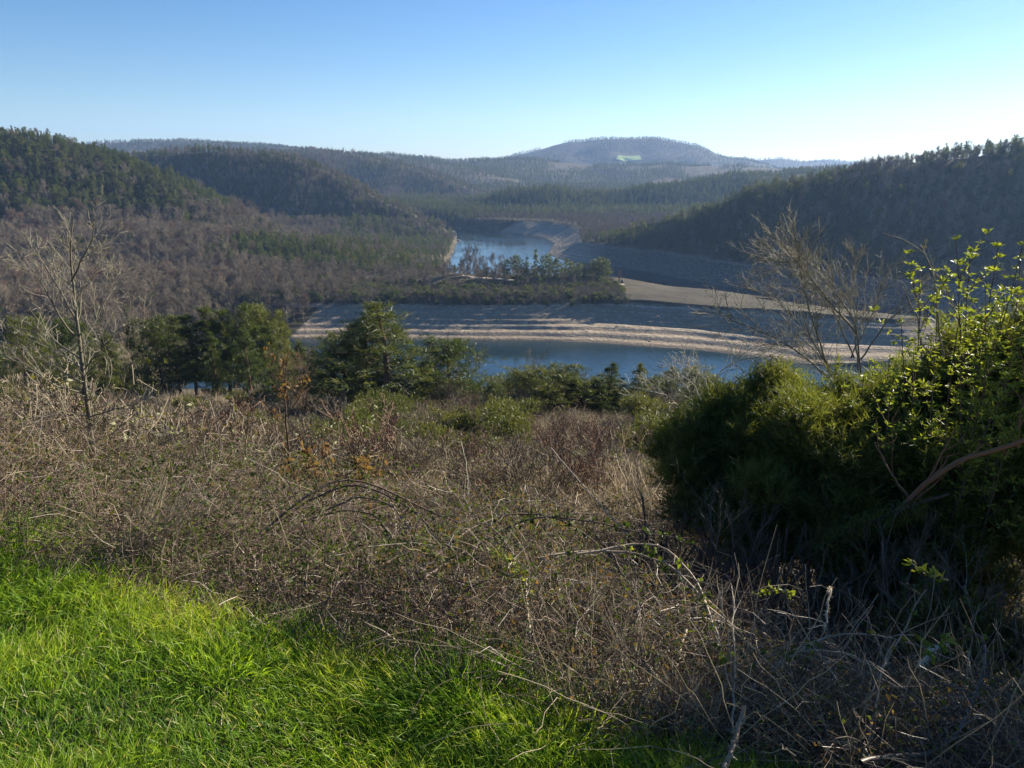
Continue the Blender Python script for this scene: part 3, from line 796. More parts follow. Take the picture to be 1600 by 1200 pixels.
# the row of pines and bare trees on the spit across the near lake arm
for (px, py, Y, k, s) in [(793,404,386,0,1),(808,398,388,3,1),(822,400,384,2,1),(836,395,390,5,1),(848,399,385,1,1),(858,397,391,3,1),(870,402,386,0,1),(884,404,392,1,1),(894,409,386,3,1),(904,410,391,0,1),(914,412,387,2,1),(924,408,392,1,1),(934,406,388,3,1.1),(942,401,392,0,1.25),(949,404,389,1,1.1),(760,418,384,1,.8)]:
    x, y, zt = P(px, py, Y); zb = ground(x, y); h = max(4, zt - zb)
    me = (FAR_PINE + FAR_FIR)[k]
    o = put('spit_pine', me, loc=(x, y, zb)); o.rotation_euler = (0, 0, rng.random() * 6.28); o.scale = (1.1 * s, 1.1 * s, h / 11.5)
    tag(o, 'dark pine in the row standing on the sandy spit across the lake', 'tree', 'row of pines on the sandy spit')
for (px, py, Y, k) in [(725,385,388,0),(735,382,392,1),(748,388,390,3),(770,384,393,2),(742,396,383,4),(785,397,389,0),(800,394,391,1),(815,415,386,3),(757,392,396,4)]:
    x, y, zt = P(px, py, Y); zb = ground(x, y); h = max(4, zt - zb)
    o = put('spit_bare_tree', FAR_BARE[k] if px not in (800, 815) else FAR_BARE_RED[px % 2], loc=(x, y, zb)); o.rotation_euler = (0, 0, rng.random() * 6.28); o.scale = (.8, .8, h / 11.5)
    tag(o, 'leafless tree silhouetted against the upper lake beside the spit pines', 'tree', 'bare trees beside the spit pines')
# slim reddish columnar tree and the pale block at the neck of the sand
x, y, zt = P(968, 421, 393); zb = ground(x, y)
t = thing('columnar_tree', 'slim reddish leafless columnar tree alone where the pines meet the sand', 'tree', (x, y, zb))
g = np.random.default_rng(77); a = Acc()
sk = [];
for k in range(16): skeleton(g, (g.normal() * .25, g.normal() * .25, 0), (g.normal() * .10, g.normal() * .10, 1), (zt - zb) * (.7 + .35 * g.random()), .05, 1, (9,), .3, .22, .05, .04, .15, 5, .3, sk)
skel_to(a, sk, .5, 0, (3, 2), g, .3, .03)
put('crown', a.build('crown', [M['twig_red']]), parent=t)
b = Acc(); tp, tr_, _ = chain(g, (0, 0, -.3), (0, 0, 1), 3.2, .16, .1, 4, .02); tubes(b, tp[None], tr_[None], np.array([.5]), 6); put('trunk', b.build('trunk', [M['bark']]), parent=t)

import bmesh
def rock_mesh(seed, sx, sy, sz, rough=.35, sub=4):
    bm = bmesh.new(); bmesh.ops.create_icosphere(bm, subdivisions=sub, radius=1)
    co = np.array([v.co[:] for v in bm.verts]); gg = np.random.default_rng(seed)
    k = np.ones(len(co))
    for q in range(16):                                   # planar breaks
        nrm = rdir(1, gg)[0]; off = .55 + .35 * gg.random(); dt = co @ nrm
        k = np.minimum(k, np.where(dt > off, off / np.maximum(dt, 1e-6), 1.0))
    n = fbm(co[:, 0] * 2.7 + seed, co[:, 1] * 2.7 + co[:, 2] * 2.3, seed, 5)
    k = k * (1 + rough * n * 1.1)
    for v, a_ in zip(bm.verts, k):
        v.co *= a_
        v.co.x *= sx; v.co.y *= sy; v.co.z *= sz
    me = bpy.data.meshes.new('rock'); bm.to_mesh(me); bm.free()
    return me
def rock_nodes(nt, b):
    n = nt.nodes.new('ShaderNodeTexNoise'); n.inputs['Scale'].default_value = .8; n.inputs['Detail'].default_value = 8; n.inputs['Roughness'].default_value = .7
    g = nt.nodes.new('ShaderNodeNewGeometry'); nt.links.new(g.outputs['Position'], n.inputs['Vector'])
    r = ramp(nt, [(.3, (.05, .045, .04)), (.5, (.14, .125, .11)), (.68, (.26, .24, .21))]); nt.links.new(n.outputs['Fac'], r.inputs[0]); nt.links.new(r.outputs[0], b.inputs['Base Color'])
    bp = nt.nodes.new('ShaderNodeBump'); bp.inputs['Distance'].default_value = .4; nt.links.new(n.outputs['Fac'], bp.inputs['Height']); nt.links.new(bp.outputs[0], b.inputs['Normal'])
    b.inputs['Roughness'].default_value = .9
M['rock'] = noise_mat('grey_rock', rock_nodes)
def rock(px, py, Y, sx, sy, sz, lab, name='rock_outcrop', seed=1, grp=None, cat='rock'):
    x, y, z = P(px, py, Y); zb = ground(x, y)
    me = rock_mesh(seed, sx, sy, sz); me.materials.append(M['rock'])
    o = put(name, me, loc=(x, y, zb - sz * .15)); o.rotation_euler = (0, 0, seed * 1.3)
    return tag(o, lab, cat, grp)
rock(706, 372, 786, 4, 7, 8, 'pale rock cliff dropping into the upper lake at the foot of the wooded spur', 'rock_cliff', 3)
rock(713, 380, 765, 5, 4, 2, 'low rusty rock shelf at the water line below the cliff', 'rock_shelf', 4)
rock(787, 330, 960, 7, 5, 12, 'pale rock face among dark conifers behind the upper lake', 'rock_outcrop', 5)
rock(779, 338, 940, 8, 5, 5, 'pale scree lobe below the rock face behind the upper lake', 'scree', 8)
x, y, z = P(972, 441, 391)
blk = rock_mesh(15, .9, .9, 1.3, .12, 3); blk.materials.append(M['rock'])
tag(put('stone_block', blk, loc=(x, y, ground(x, y) + .8)), 'pale stone block at the foot of the reddish columnar tree', 'stone block')
for k in range(120):
    px = rng.uniform(760, 1330); x, y, z = P(px, 500, rng.uniform(300, 365)); zb = ground(x, y)
    if zb < .6 or zb > 8.5: continue
    s = rng.uniform(.2, .7); me = rock_mesh(50 + k % 6, s * 1.3, s, s * .6, .4, 2); me.materials.append(M['rock'])
    tag(put('bank_boulder', me, loc=(x, y, zb)), 'small dark boulder lying on the striped sand bank of the spit', 'boulder', 'boulders on the sand bank')

# ------------------------------------------------------------------ bushes on the near slope
LUMP = .9
def needle_bush(seed, blobs, sprays, per, ln, wd, mat, tint=.45, stems=14, r=.01, up=.7, origin=(0, 0, 0)):
    """(stem mesh, foliage mesh): feathery evergreen sprays through a set of blobs, relative to origin"""
    g = np.random.default_rng(seed); f, s = Acc(), Acc()
    B = np.array([b[:3] for b in blobs], float) - np.array(origin); Rb = np.array([b[3] for b in blobs])
    pr = Rb ** 1.5 / (Rb ** 1.5).sum()
    k = g.choice(len(B), sprays, p=pr)
    d = rdir(sprays, g); d[:, 2] = np.where(g.random(sprays) < .75, np.abs(d[:, 2]), d[:, 2])
    rr = Rb[k] * (.35 + .7 * g.random(sprays) ** .55)
    lump = 1 + LUMP * fbm(d[:, 0] * 2.2 + k * 3.1, d[:, 1] * 2.2 + d[:, 2] * 2, seed, 3)
    C = B[k] + d * (rr * lump)[:, None]
    D = unit(d * .7 + np.array([0, 0, up]) + rdir(sprays, g) * .45)
    tt = np.repeat(tint + .25 * fbm(C[:, 0] * 3, C[:, 1] * 3 + C[:, 2] * 3, seed + 3, 2) + .1 * (g.random(sprays) - .5), per)
    along = np.tile(np.linspace(0, 1, per), sprays) * ln
    Cb = np.repeat(C, per, 0) + np.repeat(D, per, 0) * along[:, None]
    Db = np.repeat(D, per, 0) * .8 + rdir(sprays * per, g) * .8
    blades(f, Cb, Db, ln * .42 * (.6 + .8 * g.random(sprays * per)), wd * (.7 + .6 * g.random(sprays * per)), tt + .2 * (g.random(sprays * per) - .5), 0, g)
    tw = np.stack([C - D * ln * .3, C + D * ln * .5, C + D * ln * 1.0], 1)
    tubes(s, tw, np.linspace(r * .22, r * .1, 3)[None], .3 + 0 * C[:, 0], 2, 0, g)
    for j in range(stems):
        b = B[j % len(B)]; p0 = np.array([g.normal() * .15 * Rb.max(), g.normal() * .15 * Rb.max(), -.1]) + np.array([B[:, 0].mean(), B[:, 1].mean(), 0])
        t = np.linspace(0, 1, 7)[:, None]; e = b + rdir(1, g)[0] * Rb[j % len(B)] * .7
        pts = p0 + (e - p0) * t + g.normal(size=(7, 3)) * .06 * Rb.max(); pts[:, 2] += np.sin(t[:, 0] * np.pi) * .1
        tubes(s, pts[None], np.linspace(r * 2.4, r * .6, 7)[None], np.array([.45]), 5, 0, g)
    return s.build('stems', [M['bark']]), f.build('foliage', [M[mat]])

def bush_at(px, py, Y, w, h, seed, lab, name, cat, mat, sprays=1500, per=9, ln=.22, wd=.03, tint=.5, grp=None):
    x, y, zt = P(px, py, Y); zb = ground(x, y); h = h or max(.5, zt - zb)
    g = np.random.default_rng(seed)
    bl = [(g.normal() * w * .28, g.normal() * w * .22, h * (.35 + .4 * g.random()), w * (.2 + .12 * g.random())) for k in range(7)]
    st_, fo = needle_bush(seed, bl, sprays, per, ln, wd, mat, tint, 10, .012)
    t = thing(name, lab, cat, (x, y, zb), grp)
    put('stems', st_, parent=t); put('foliage', fo, parent=t)
bush_at(600, 632, 55, 5.4, 0, 501, 'olive-green low broad bush in front of the tall open-crowned pine', 'broom_bush', 'bush', 'olive', 2600, 9, .3, .05, .55)
bush_at(560, 645, 53, 3.2, 0, 502, 'yellow-green low bush on the sunless side of the olive broad bush', 'broom_bush', 'bush', 'olive', 1400, 9, .3, .05, .62)
bush_at(690, 662, 46, 3.0, 1.3, 503, 'yellow-green bush low on the slope below the bare grey shrub', 'broom_bush', 'bush', 'olive', 1500, 9, .26, .045, .66)
bush_at(742, 678, 44, 2.6, 1.2, 504, 'smallest yellow-green bush on the slope, nearest the straw-coloured brambles', 'broom_bush', 'bush', 'olive', 1200, 9, .26, .045, .6)
bush_at(655, 690, 42, 2.2, 1.0, 505, 'olive clump low on the slope under the broad bushes', 'broom_bush', 'bush', 'olive', 900, 9, .26, .045, .5)
bush_at(862, 612, 66, 6.0, 0, 506, 'wide green thicket bush below the twin bushy pines', 'evergreen_bush', 'bush', 'needle', 2800, 9, .32, .05, .62)
bush_at(815, 588, 80, 5.0, 0, 521, 'tall dark green bush at the foot of the bushy pines by the water', 'evergreen_bush', 'bush', 'needle', 2400, 9, .32, .05, .5)
bush_at(930, 606, 82, 5.0, 0, 522, 'dark green bush below the pointed pine by the water', 'evergreen_bush', 'bush', 'needle', 2400, 9, .32, .05, .45)
bush_at(1035, 604, 84, 5.5, 0, 523, 'wide dark bush joining the slim pine to the thin pair', 'evergreen_bush', 'bush', 'needle', 2600, 9, .32, .05, .42)
bush_at(1110, 612, 84, 5.0, 0, 524, 'dark bush partly hidden by the bleached twigs near the juniper', 'evergreen_bush', 'bush', 'needle', 2200, 9, .32, .05, .42)
bush_at(730, 598, 78, 4.5, 0, 525, 'green bush spreading from the foot of the broad rounded pine', 'evergreen_bush', 'bush', 'needle', 2000, 9, .32, .05, .5)
bush_at(800, 640, 58, 3.0, 0, 507, 'dark green bush beside the wide thicket below the pines', 'evergreen_bush', 'bush', 'needle', 1200, 9, .3, .05, .45)
bush_at(985, 640, 62, 4.2, 0, 508, 'dark green bush under the slim pointed pine', 'evergreen_bush', 'bush', 'needle', 1600, 9, .3, .05, .42)
bush_at(1060, 640, 60, 4.2, 0, 509, 'dark green bush between the slim pine and the juniper', 'evergreen_bush', 'bush', 'needle', 1600, 9, .3, .05, .4)
bush_at(20, 610, 60, 5.0, 0, 510, 'bright green low bush beyond the bare young tree', 'broom_bush', 'bush', 'olive', 1500, 9, .3, .05, .6)

def bare_bush(px, py, Y, lab, seed, mat='twig', wide=1.0, n=12, h=None, grp=None, lvl=3, name='bare_shrub'):
    x, y, zt = P(px, py, Y); zb = ground(x, y); h = h or max(.8, zt - zb)
    g = np.random.default_rng(seed); a = Acc(); sk = []
    for k in range(n):
        skeleton(g, (g.normal() * .12 * h * wide * .4, g.normal() * .05 * h, -.1), (g.normal() * .33 * wide, g.normal() * .33 * wide, 1), h * (.75 + .3 * g.random()), .012 * h ** .7, lvl, (8, 5, 3), .5, .45, .06, .09, .2, 5, .3, sk)
    st_ = Acc(); skel_to(st_, [s for s in sk if s[0] == 0], .4, 0, (4,), g, .2, .007)
    skel_to(a, [s for s in sk if s[0] > 0], .42, 0, (3, 3, 2, 2), g, .25, .00008 * Y)
    t = thing(name, lab, 'shrub', (x, y, zb), grp)
    put('stems', st_.build('stems', [M[mat]]), parent=t); put('twigs', a.build('twigs', [M[mat]]), parent=t)
bare_bush(706, 588, 70, 'grey-brown leafless shrub standing between the tall pine and the rounded green pine', 601, 'twig', 1.0, 16)
bare_bush(716, 526, 88, 'leafless grey tree top showing above the rounded green pine', 602, 'twig', .7, 8)
bare_bush(832, 553, 104, 'pale slim leafless birch rising before the water beside the bushy pines', 603, 'palebark', .45, 6)
bare_bush(208, 458, 100, 'tall leafless grey tree topping the pine clump beside the meadow', 604, 'twig', .7, 7)
bare_bush(470, 552, 74, 'dense rusty leafless shrub between the meadow and the tall pine', 605, 'twig_red', 1.1, 16)
bare_bush(720, 625, 58, 'low mauve-brown leafless shrub below the rounded green pine', 606, 'twig', 1.3, 16)
bare_bush(905, 585, 92, 'leafless brownish shrub between the bushy pines and the pointed pine alone', 607, 'twig_red', .9, 10)
bare_bush(640, 628, 60, 'thin russet leafless bush at the foot of the tall pine trunk', 608, 'twig_red', 1.1, 9)
bare_bush(395, 600, 78, 'pale leafless shrub on the meadow edge under the slender pines', 609, 'palebark', 1.3, 12, 2.2)

# ------------------------------------------------------------------ tangled growth on the slope below
def tangle(seed, size, n, wd, mats, leaf=0, lmat=1, upr=.7, tint=.5, lt=.4):
    g = np.random.default_rng(seed); a = Acc()
    p0 = np.column_stack([g.normal(size=(n, 2)) * size * .3, 0 * g.random(n)])
    d = unit(rdir(n, g) * .8 + np.array([0, 0, upr])); d[:, 2] = np.abs(d[:, 2]); L_ = size * (.45 + .6 * g.random(n)) * np.where(g.random(n) < .12, 1.35, 1)
    t = np.linspace(0, 1, 5)[None, :, None]
    pts = p0[:, None] + d[:, None] * L_[:, None, None] * t
    pts[:, :, 2] -= (t[:, :, 0] ** 2) * (L_ * (.25 + .5 * g.random(n)))[:, None] * (1 - .55 * np.abs(d[:, 2:3]))
    pts += g.normal(size=pts.shape) * size * .018
    tubes(a, pts, np.linspace(wd, wd * .5, 5)[None], tint + .55 * (g.random(n) - .5), 2, 0, g)
    m = n * 2; q = pts[g.integers(0, n, m), g.integers(1, 5, m)]
    d2 = unit(rdir(m, g) + np.array([0, 0, .4])); tw = q[:, None] + d2[:, None] * (size * .22 * (.4 + g.random(m)))[:, None, None] * np.linspace(0, 1, 3)[None, :, None]
    tubes(a, tw, np.full((1, 3), wd * .55), tint + .55 * (g.random(m) - .5), 2, 0, g)
    if leaf:
        q = pts[g.integers(0, n, leaf), g.integers(1, 5, leaf)] + g.normal(size=(leaf, 3)) * size * .06
        blades(a, q, rdir(leaf, g) + np.array([0, 0, .3]), size * .055 * (.6 + .8 * g.random(leaf)), size * .04, lt + .3 * (g.random(leaf) - .5), 1, g, True)
    return a.build('tangle', mats)
TG = [tangle(700 + k, 1.2, 190, .0065, [M['straw'], M['bleaf']], (0, 50, 110, 30)[k], tint=(.56, .46, .38, .32)[k], upr=(1.1, .8, .6, .8)[k], lt=(.5, .45, .35, .75)[k]) for k in range(4)]
TG += [tangle(710 + k, 1.2, 150, .007, [M['twig'], M['olive']], (0, 260, 420)[k], tint=.5, upr=.9, lt=.6) for k in range(3)]
def slope_growth():
    Y = []; X = []
    for (y0, y1, s) in ((8.5, 16, .42), (16, 30, .62), (30, 55, .9), (55, 104, 1.25), (104, 160, 2.2)):
        x, y = jgrid(-y1 * .8 - 1, y1 * .8 + 1, y0, y1, s); k = np.abs(x) < y * .76 + 1.5
        X.append(x[k]); Y.append(y[k])
    x, y = np.concatenate(X), np.concatenate(Y)
    # the mown-looking meadow stays open
    md = np.hypot((x + 33) / 9, (y - 76) / 8) < 1 + .4 * fbm(x / 5, y / 5, 731)
    k = ~(md & (rng.random(len(x)) < .93)); x, y = x[k], y[k]
    z = terrain(x, y); n = len(x)
    pat = fbm(x / (2 + y * .12), y / (2 + y * .12), 730, 3); r = rng.random(n)
    idx = np.where(pat > .04, 4 + (r * 3).astype(int), np.where(pat > -.10, np.where(r < .5, 1, 2), np.where(r < .55, 0, np.where(r < .8, 3, 1))))
    idx = np.where((y > 50) & (r < .25), 4, idx)
    s = (.5 + .5 * rng.random(n)) * (.7 + 1.6 * np.clip(fbm(x / 3.5, y / 3.5, 733, 3) + .25, 0, 1)) * np.interp(y, [8, 20, 60, 120], [.9, 1.0, 1.15, 1.5])
    print('slope clumps', n)
    scatter('undergrowth', np.column_stack([x, y, z - .05]), np.column_stack([rng.normal(size=n) * .15, rng.normal(size=n) * .15, rng.random(n) * 6.28]), np.column_stack([s, s, s * (.45 + .55 * rng.random(n))]), idx, TG, 'dry straw-coloured brambles and weeds covering the slope')
slope_growth()

def slope_shrub(seed, kind):
    g = np.random.default_rng(seed)
    if kind == 'green':
        bl = [(g.normal() * .5, g.normal() * .4, .35 + .5 * g.random(), .28 + .2 * g.random()) for k in range(6)]
        return needle_bush(seed, bl, 700, 8, .2, .03, 'olive', .45, 8, .008)
    a, b = Acc(), Acc(); sk = []
    for k in range(11): skeleton(g, (g.normal() * .18, g.normal() * .18, -.1), (g.normal() * .42, g.normal() * .42, 1), 1.2 * (.7 + .5 * g.random()), .012, 3, (8, 5, 3), .55, .48, .05, .1, .15, 5, .3, sk)
    skel_to(a, [q for q in sk if q[0] == 0], .38, 0, (4,), g, .2, .006); skel_to(b, [q for q in sk if q[0] > 0], .40, 0, (3, 3, 2, 2), g, .3, .0042)
    mt = M['twig'] if kind == 'grey' else M['twig_red']
    return a.build('stems', [mt]), b.build('twigs', [mt])
KINDS_ = {'grey': ('leafless grey-brown bush in the scrub of the near slope', 'leafless grey bushes on the near slope', 'bare_shrub', 'twigs'),
          'rust': ('leafless rusty-brown bush in the scrub of the near slope', 'leafless rusty bushes on the near slope', 'bare_shrub', 'twigs'),
          'green': ('small olive-green bush in the scrub of the near slope', 'small olive-green bushes on the near slope', 'broom_bush', 'foliage')}
for kd, cnt_ in (('grey', 120), ('rust', 60), ('green', 64)):
    lab, grp, nm, ch = KINDS_[kd]
    pr_ = []
    for v in range(2):
        m1, m2 = slope_shrub(1700 + v + 10 * len(kd), kd)
        pr_.append((m1, m2))
    for q in range(cnt_):
        y = 9.5 + 66 * rng.random() ** 1.35; x = (rng.random() * 2 - 1) * y * .66
        if kd == 'green' and y < 18: continue
        if math.hypot((x + 33) / 11, (y - 76) / 10) < 1: continue
        s = (.75 + .75 * rng.random()) * (1 + y / 160)
        if y < 24: s *= .66
        t = thing(nm, lab, 'bush', (x, y, ground(x, y)), grp, rng.random() * 6.28, s)
        m1, m2 = pr_[q % 2]
        put('stems', m1, parent=t); put(ch, m2, parent=t)

# a few faint puffs of cloud low over the far hills, well beyond the haze
cm_ = bpy.data.materials.new('cloud_vapour'); cm_.use_nodes = True
cn = cm_.node_tree; cn.nodes.remove(cn.nodes['Principled BSDF'])
cv = cn.nodes.new('ShaderNodeVolumePrincipled'); cv.inputs['Density'].default_value = .006; cv.inputs['Anisotropy'].default_value = .3
cn.links.new(cv.outputs[0], cn.nodes['Material Output'].inputs['Volume'])
for k, (px, py, sx, sz) in enumerate([(1180, 213, 95, 26), (1201, 215, 70, 22), (1070, 222, 60, 42), (1485, 190, 55, 34)]):
    me = rock_mesh(300 + k, sx, sx * .8, sz, .9, 4); me.materials.append(cm_)
    o = put('cloud', me, 'stuff', loc=P(px, py, 9500)); o['label'] = 'tiny wisp of white cloud low in the sky'
# ------------------------------------------------------------------ bramble thicket right below the lawn
def s_of(x, y): return 0.409 * x + 0.912 * y
def edge_s(x, y): return 1.80 + .22 * fbm(x * 1.6, y * 1.6, 801, 3)
def thick_h(x, y):
    """height of the bramble tangle above the ground"""
    s = s_of(x, y)
    return np.interp(s, [1.75, 1.95, 2.3, 3, 5, 7, 10, 13], [.06, .16, .30, .44, .52, .55, .52, .5]) * (.45 + 2.3 * (fbm(x / 1.1, y / 1.3, 802, 3) + .3))

def sample_field(n, y0=1.3, y1=11.5, gen=None, smin=None):
    g = gen or rng
    out = []; got = 0
    while got < n:
        y = y0 * (y1 / y0) ** g.random(n * 2); x = (g.random(n * 2) * 2 - 1) * (y * .78 + .5)
        k = s_of(x, y) > (edge_s(x, y) if smin is None else smin)
        out.append(np.column_stack([x[k], y[k]])); got += k.sum()
    return np.concatenate(out)[:n]

def arcs(g, p0, d0, L_, n, grav, wob):
    t = np.linspace(0, 1, n)[None, :, None]
    pts = p0[:, None] + d0[:, None] * L_[:, None, None] * t
    pts[:, :, 2] -= (t[:, :, 0] ** 2) * (grav * L_)[:, None]
    w = np.cumsum(g.normal(size=pts.shape) * wob, axis=1); w -= w[:, :1]
    return pts + w * L_[:, None, None]

def thicket():
    g = np.random.default_rng(820); a = Acc()   # slots: straw, cane, leaf
    # dry upright and leaning stems
    n = 9000; q = sample_field(n, 1.35, 11.5, g); z = terrain(q[:, 0], q[:, 1]); p0 = np.column_stack([q, z - .02])
    dist = np.hypot(q[:, 0], q[:, 1]); h = thick_h(q[:, 0], q[:, 1])
    d = unit(rdir(n, g) * .95 + np.array([-.05, 0, .9])); d[:, 2] = np.abs(d[:, 2])
    L_ = h * (.6 + 1.0 * g.random(n)) + .1
    pts = arcs(g, p0, d, L_, 8, .15 + .75 * g.random(n), .022)
    r = np.maximum(.0009 + .0014 * g.random(n), .00028 * dist)
    tubes(a, pts, r[:, None] * np.linspace(1, .5, 8)[None], .42 + .5 * (g.random(n) - .5) + .12 * fbm(q[:, 0] * 2, q[:, 1] * 2, 821), 3, 0, g)
    # brown bramble canes arching over
    n = 6500; q = sample_field(n, 1.4, 11.5, g); z = terrain(q[:, 0], q[:, 1]); p0 = np.column_stack([q, z]); dist = np.hypot(q[:, 0], q[:, 1]); h = thick_h(q[:, 0], q[:, 1])
    d = unit(np.column_stack([g.normal(size=n) * .8, g.normal(size=n) * .7, .9 + .4 * g.random(n)]))
    L_ = h * (1.1 + 1.0 * g.random(n)) + .2
    pc = arcs(g, p0, d, L_, 10, .5 + .6 * g.random(n), .012)
    r = np.maximum(.0018 + .0016 * g.random(n), .0004 * dist)
    tubes(a, pc, r[:, None] * np.linspace(1, .45, 10)[None], .4 + .7 * (g.random(n) - .5), 4, 1, g)
    # fine broken tangle through the whole depth
    for slot_, n, tb in ((0, 26000, .42), (1, 40000, .45)):
        q = sample_field(n, 1.35, 11.5, g); z = terrain(q[:, 0], q[:, 1]); dist = np.hypot(q[:, 0], q[:, 1]); h = thick_h(q[:, 0], q[:, 1])
        p0 = np.column_stack([q, z + h * g.random(n) ** .8 * 1.02])
        d = unit(rdir(n, g) + np.array([0, 0, .25])); L_ = .05 + .22 * g.random(n) ** 2 + .01 * dist
        pf = arcs(g, p0, d, L_, 4, .35 * g.random(n), .07)
        r = np.maximum(.0006 + .0007 * g.random(n), .00022 * dist)
        tubes(a, pf, r[:, None] * np.linspace(1, .6, 4)[None], tb + .6 * (g.random(n) - .5) + .3 * fbm(q[:, 0] * 1.5, q[:, 1] * 1.5, 823), 2, slot_, g)
    # leaves: green and dead ones, gathered in patches and on top
    n = 85000; q = sample_field(n, 1.4, 11.5, g); z = terrain(q[:, 0], q[:, 1]); dist = np.hypot(q[:, 0], q[:, 1]); h = thick_h(q[:, 0], q[:, 1])
    pat = fbm(q[:, 0] * .9, q[:, 1] * .9, 824, 3)
    ivy = np.exp(-(((q[:, 0] + .95) / .55) ** 2 + ((q[:, 1] - 3.1) / .5) ** 2)) + .7 * np.exp(-(((q[:, 0] + 1.7) / .5) ** 2 + ((q[:, 1] - 3.9) / .6) ** 2)) + .6 * np.exp(-(((q[:, 0] - 2.0) / .6) ** 2 + ((q[:, 1] - 2.7) / .7) ** 2))
    pat = pat + .3 * ivy
    keep = g.random(n) < np.clip(.16 + 3.9 * pat, .04, 1)
    p0 = np.column_stack([q, z + h * (1.05 - .6 * g.random(n) ** 1.6)])[keep]; m = len(p0); pat = pat[keep]; dist = dist[keep]; ivy = ivy[keep]
    dead = g.random(m) < np.clip(.42 - 1.3 * fbm(p0[:, 0] * .5 + 9, p0[:, 1] * .5, 825, 3) - .35 * ivy, .05, .9)
    t = np.where(dead, .72 + .28 * g.random(m), .12 + .42 * g.random(m))
    blades(a, p0, rdir(m, g) + np.array([0, 0, .25]), (.007 + .022 * g.random(m) ** 1.6) * (1 + .03 * dist), (.005 + .010 * g.random(m)) * (1 + .03 * dist), t, 2, g, True)
    # long grey stems standing in the shaded corner
    n = 2000; y = 1.55 + 2.6 * g.random(n); x = .15 + g.random(n) * (y * .8); k = s_of(x, y) > edge_s(x, y) + .02; q = np.column_stack([x, y])[k]; n = len(q)
    p0 = np.column_stack([q, terrain(q[:, 0], q[:, 1])]); d = unit(rdir(n, g) * .8 + np.array([-.1, 0, .9])); d[:, 2] = np.abs(d[:, 2])
    ps = arcs(g, p0, d, .22 + .55 * g.random(n), 10, .05 + .5 * g.random(n) ** 2, .012)
    tubes(a, ps, (.0010 + .0012 * g.random(n))[:, None] * np.linspace(1, .5, 10)[None], .6 + .45 * (g.random(n) - .5), 4, 0, g)
    me = a.build('bramble_thicket', [M['straw'], M['cane'], M['bleaf']])
    put('bramble_thicket', me, 'stuff')['label'] = 'dense dry bramble tangle spilling down the slope below the grass'
thicket()

# ------------------------------------------------------------------ lawn
def lawn():
    g = np.random.default_rng(840); a = Acc()
    n = 300000
    y = 1.0 * (5.5 / 1.0) ** g.random(n); x = -y * .95 - .6 + g.random(n) * (y * .95 + .6 + 1.5)
    s = s_of(x, y); k = (s < edge_s(x, y) + .07 * g.normal(size=n)) & (s > .55); x, y, s = x[k], y[k], s[k]; n = len(x)
    z = terrain(x, y); dist = np.hypot(x, y)
    c1 = fbm(x * 2.1, y * 2.1, 841, 3); c2 = fbm(x * 5, y * 5, 842, 2)
    hgt = (.050 + .06 * np.clip(c1 + .35, 0, 1)) * (.55 + .8 * g.random(n)) * (1 + .5 * sstep(-.35, 0, s - edge_s(x, y)))
    th = 6.28 * fbm(x * .9, y * .9, 843, 2) * 2 + g.normal(size=n) * 1.3
    ln = .08 + .45 * g.random(n)
    lean = np.column_stack([np.cos(th) * ln, np.sin(th) * ln, np.ones(n)]) + rdir(n, g) * .22
    lean = unit(lean)
    t = np.linspace(0, 1, 5)[None, :, None]
    pts = np.column_stack([x, y, z - .01])[:, None] + lean[:, None] * hgt[:, None, None] * t
    bend = (t[..., 0] ** 2.2) * (hgt * (.15 + .6 * g.random(n)))[:, None]
    pts[:, :, 0] += np.cos(th)[:, None] * bend * .8; pts[:, :, 1] += np.sin(th)[:, None] * bend * .8; pts[:, :, 2] -= bend * .45
    w = np.maximum(.0009 + .0010 * g.random(n), .00026 * dist)
    tint = .52 + .55 * (g.random(n) - .5) + .75 * c1 + .35 * c2 - .0 * dist
    tint = np.where(g.random(n) < .07, .92 + .07 * g.random(n), np.clip(tint, 0, .9))
    tubes(a, pts, w[:, None] * np.array([.8, 1, .9, .6, .08])[None], tint, 2, 0, g)
    put('grass', a.build('grass', [M['grass']]), 'stuff')['label'] = 'bright green spring grass at the edge of the slope'
lawn()

def tussock(px, py, Y, lab, seed, w, h, n=900, tint=.35, grp=None):
    g = np.random.default_rng(seed); a = Acc()
    # foot of the tussock on the ground along the sight line
    x, y, z = P(px, py, Y); zb = ground(x, y)
    p0 = np.column_stack([g.normal(size=(n, 2)) * w * .28, np.zeros(n) - .01])
    d = unit(np.column_stack([p0[:, :2] / w * 1.6 + g.normal(size=(n, 2)) * .28, np.ones(n)])); L_ = h * .6 * (.5 + .65 * g.random(n))
    pts = arcs(g, p0, d, L_, 6, .15 + .35 * g.random(n), .015)
    tubes(a, pts, (.0010 + .0010 * g.random(n))[:, None] * np.array([.8, 1, 1, .8, .55, .08])[None], tint + .3 * (g.random(n) - .5), 2, 0, g)
    o = put('grass_tussock', a.build('grass_tussock', [M['grass']]), loc=(x, y, zb)); tag(o, lab, 'grass tussock', grp)
tussock(735, 1110, 2.05, 'tall dark green tussock at the foot of the brambles', 851, .34, .34, 1500, .30)
tussock(610, 1060, 2.25, 'blue-green tussock where the lawn dips beneath the arching canes', 852, .30, .22, 900, .26)
tussock(355, 1135, 2.2, 'pale silvery tussock leaning in the middle of the lawn', 853, .28, .20, 700, .55)
tussock(200, 915, 2.95, 'bluish tussock on the lawn edge beside the dry stalks', 854, .42, .24, 900, .28)
tussock(30, 880, 3.1, 'tall grass tuft at the corner where the lawn meets the dark brambles', 855, .40, .30, 1000, .5)
tussock(100, 985, 2.65, 'silvery flattened tuft on the sunny lawn', 856, .34, .2, 700, .5)
tussock(870, 1165, 1.9, 'sunlit yellow-green tuft beneath the tall dry stems', 857, .30, .26, 900, .6)
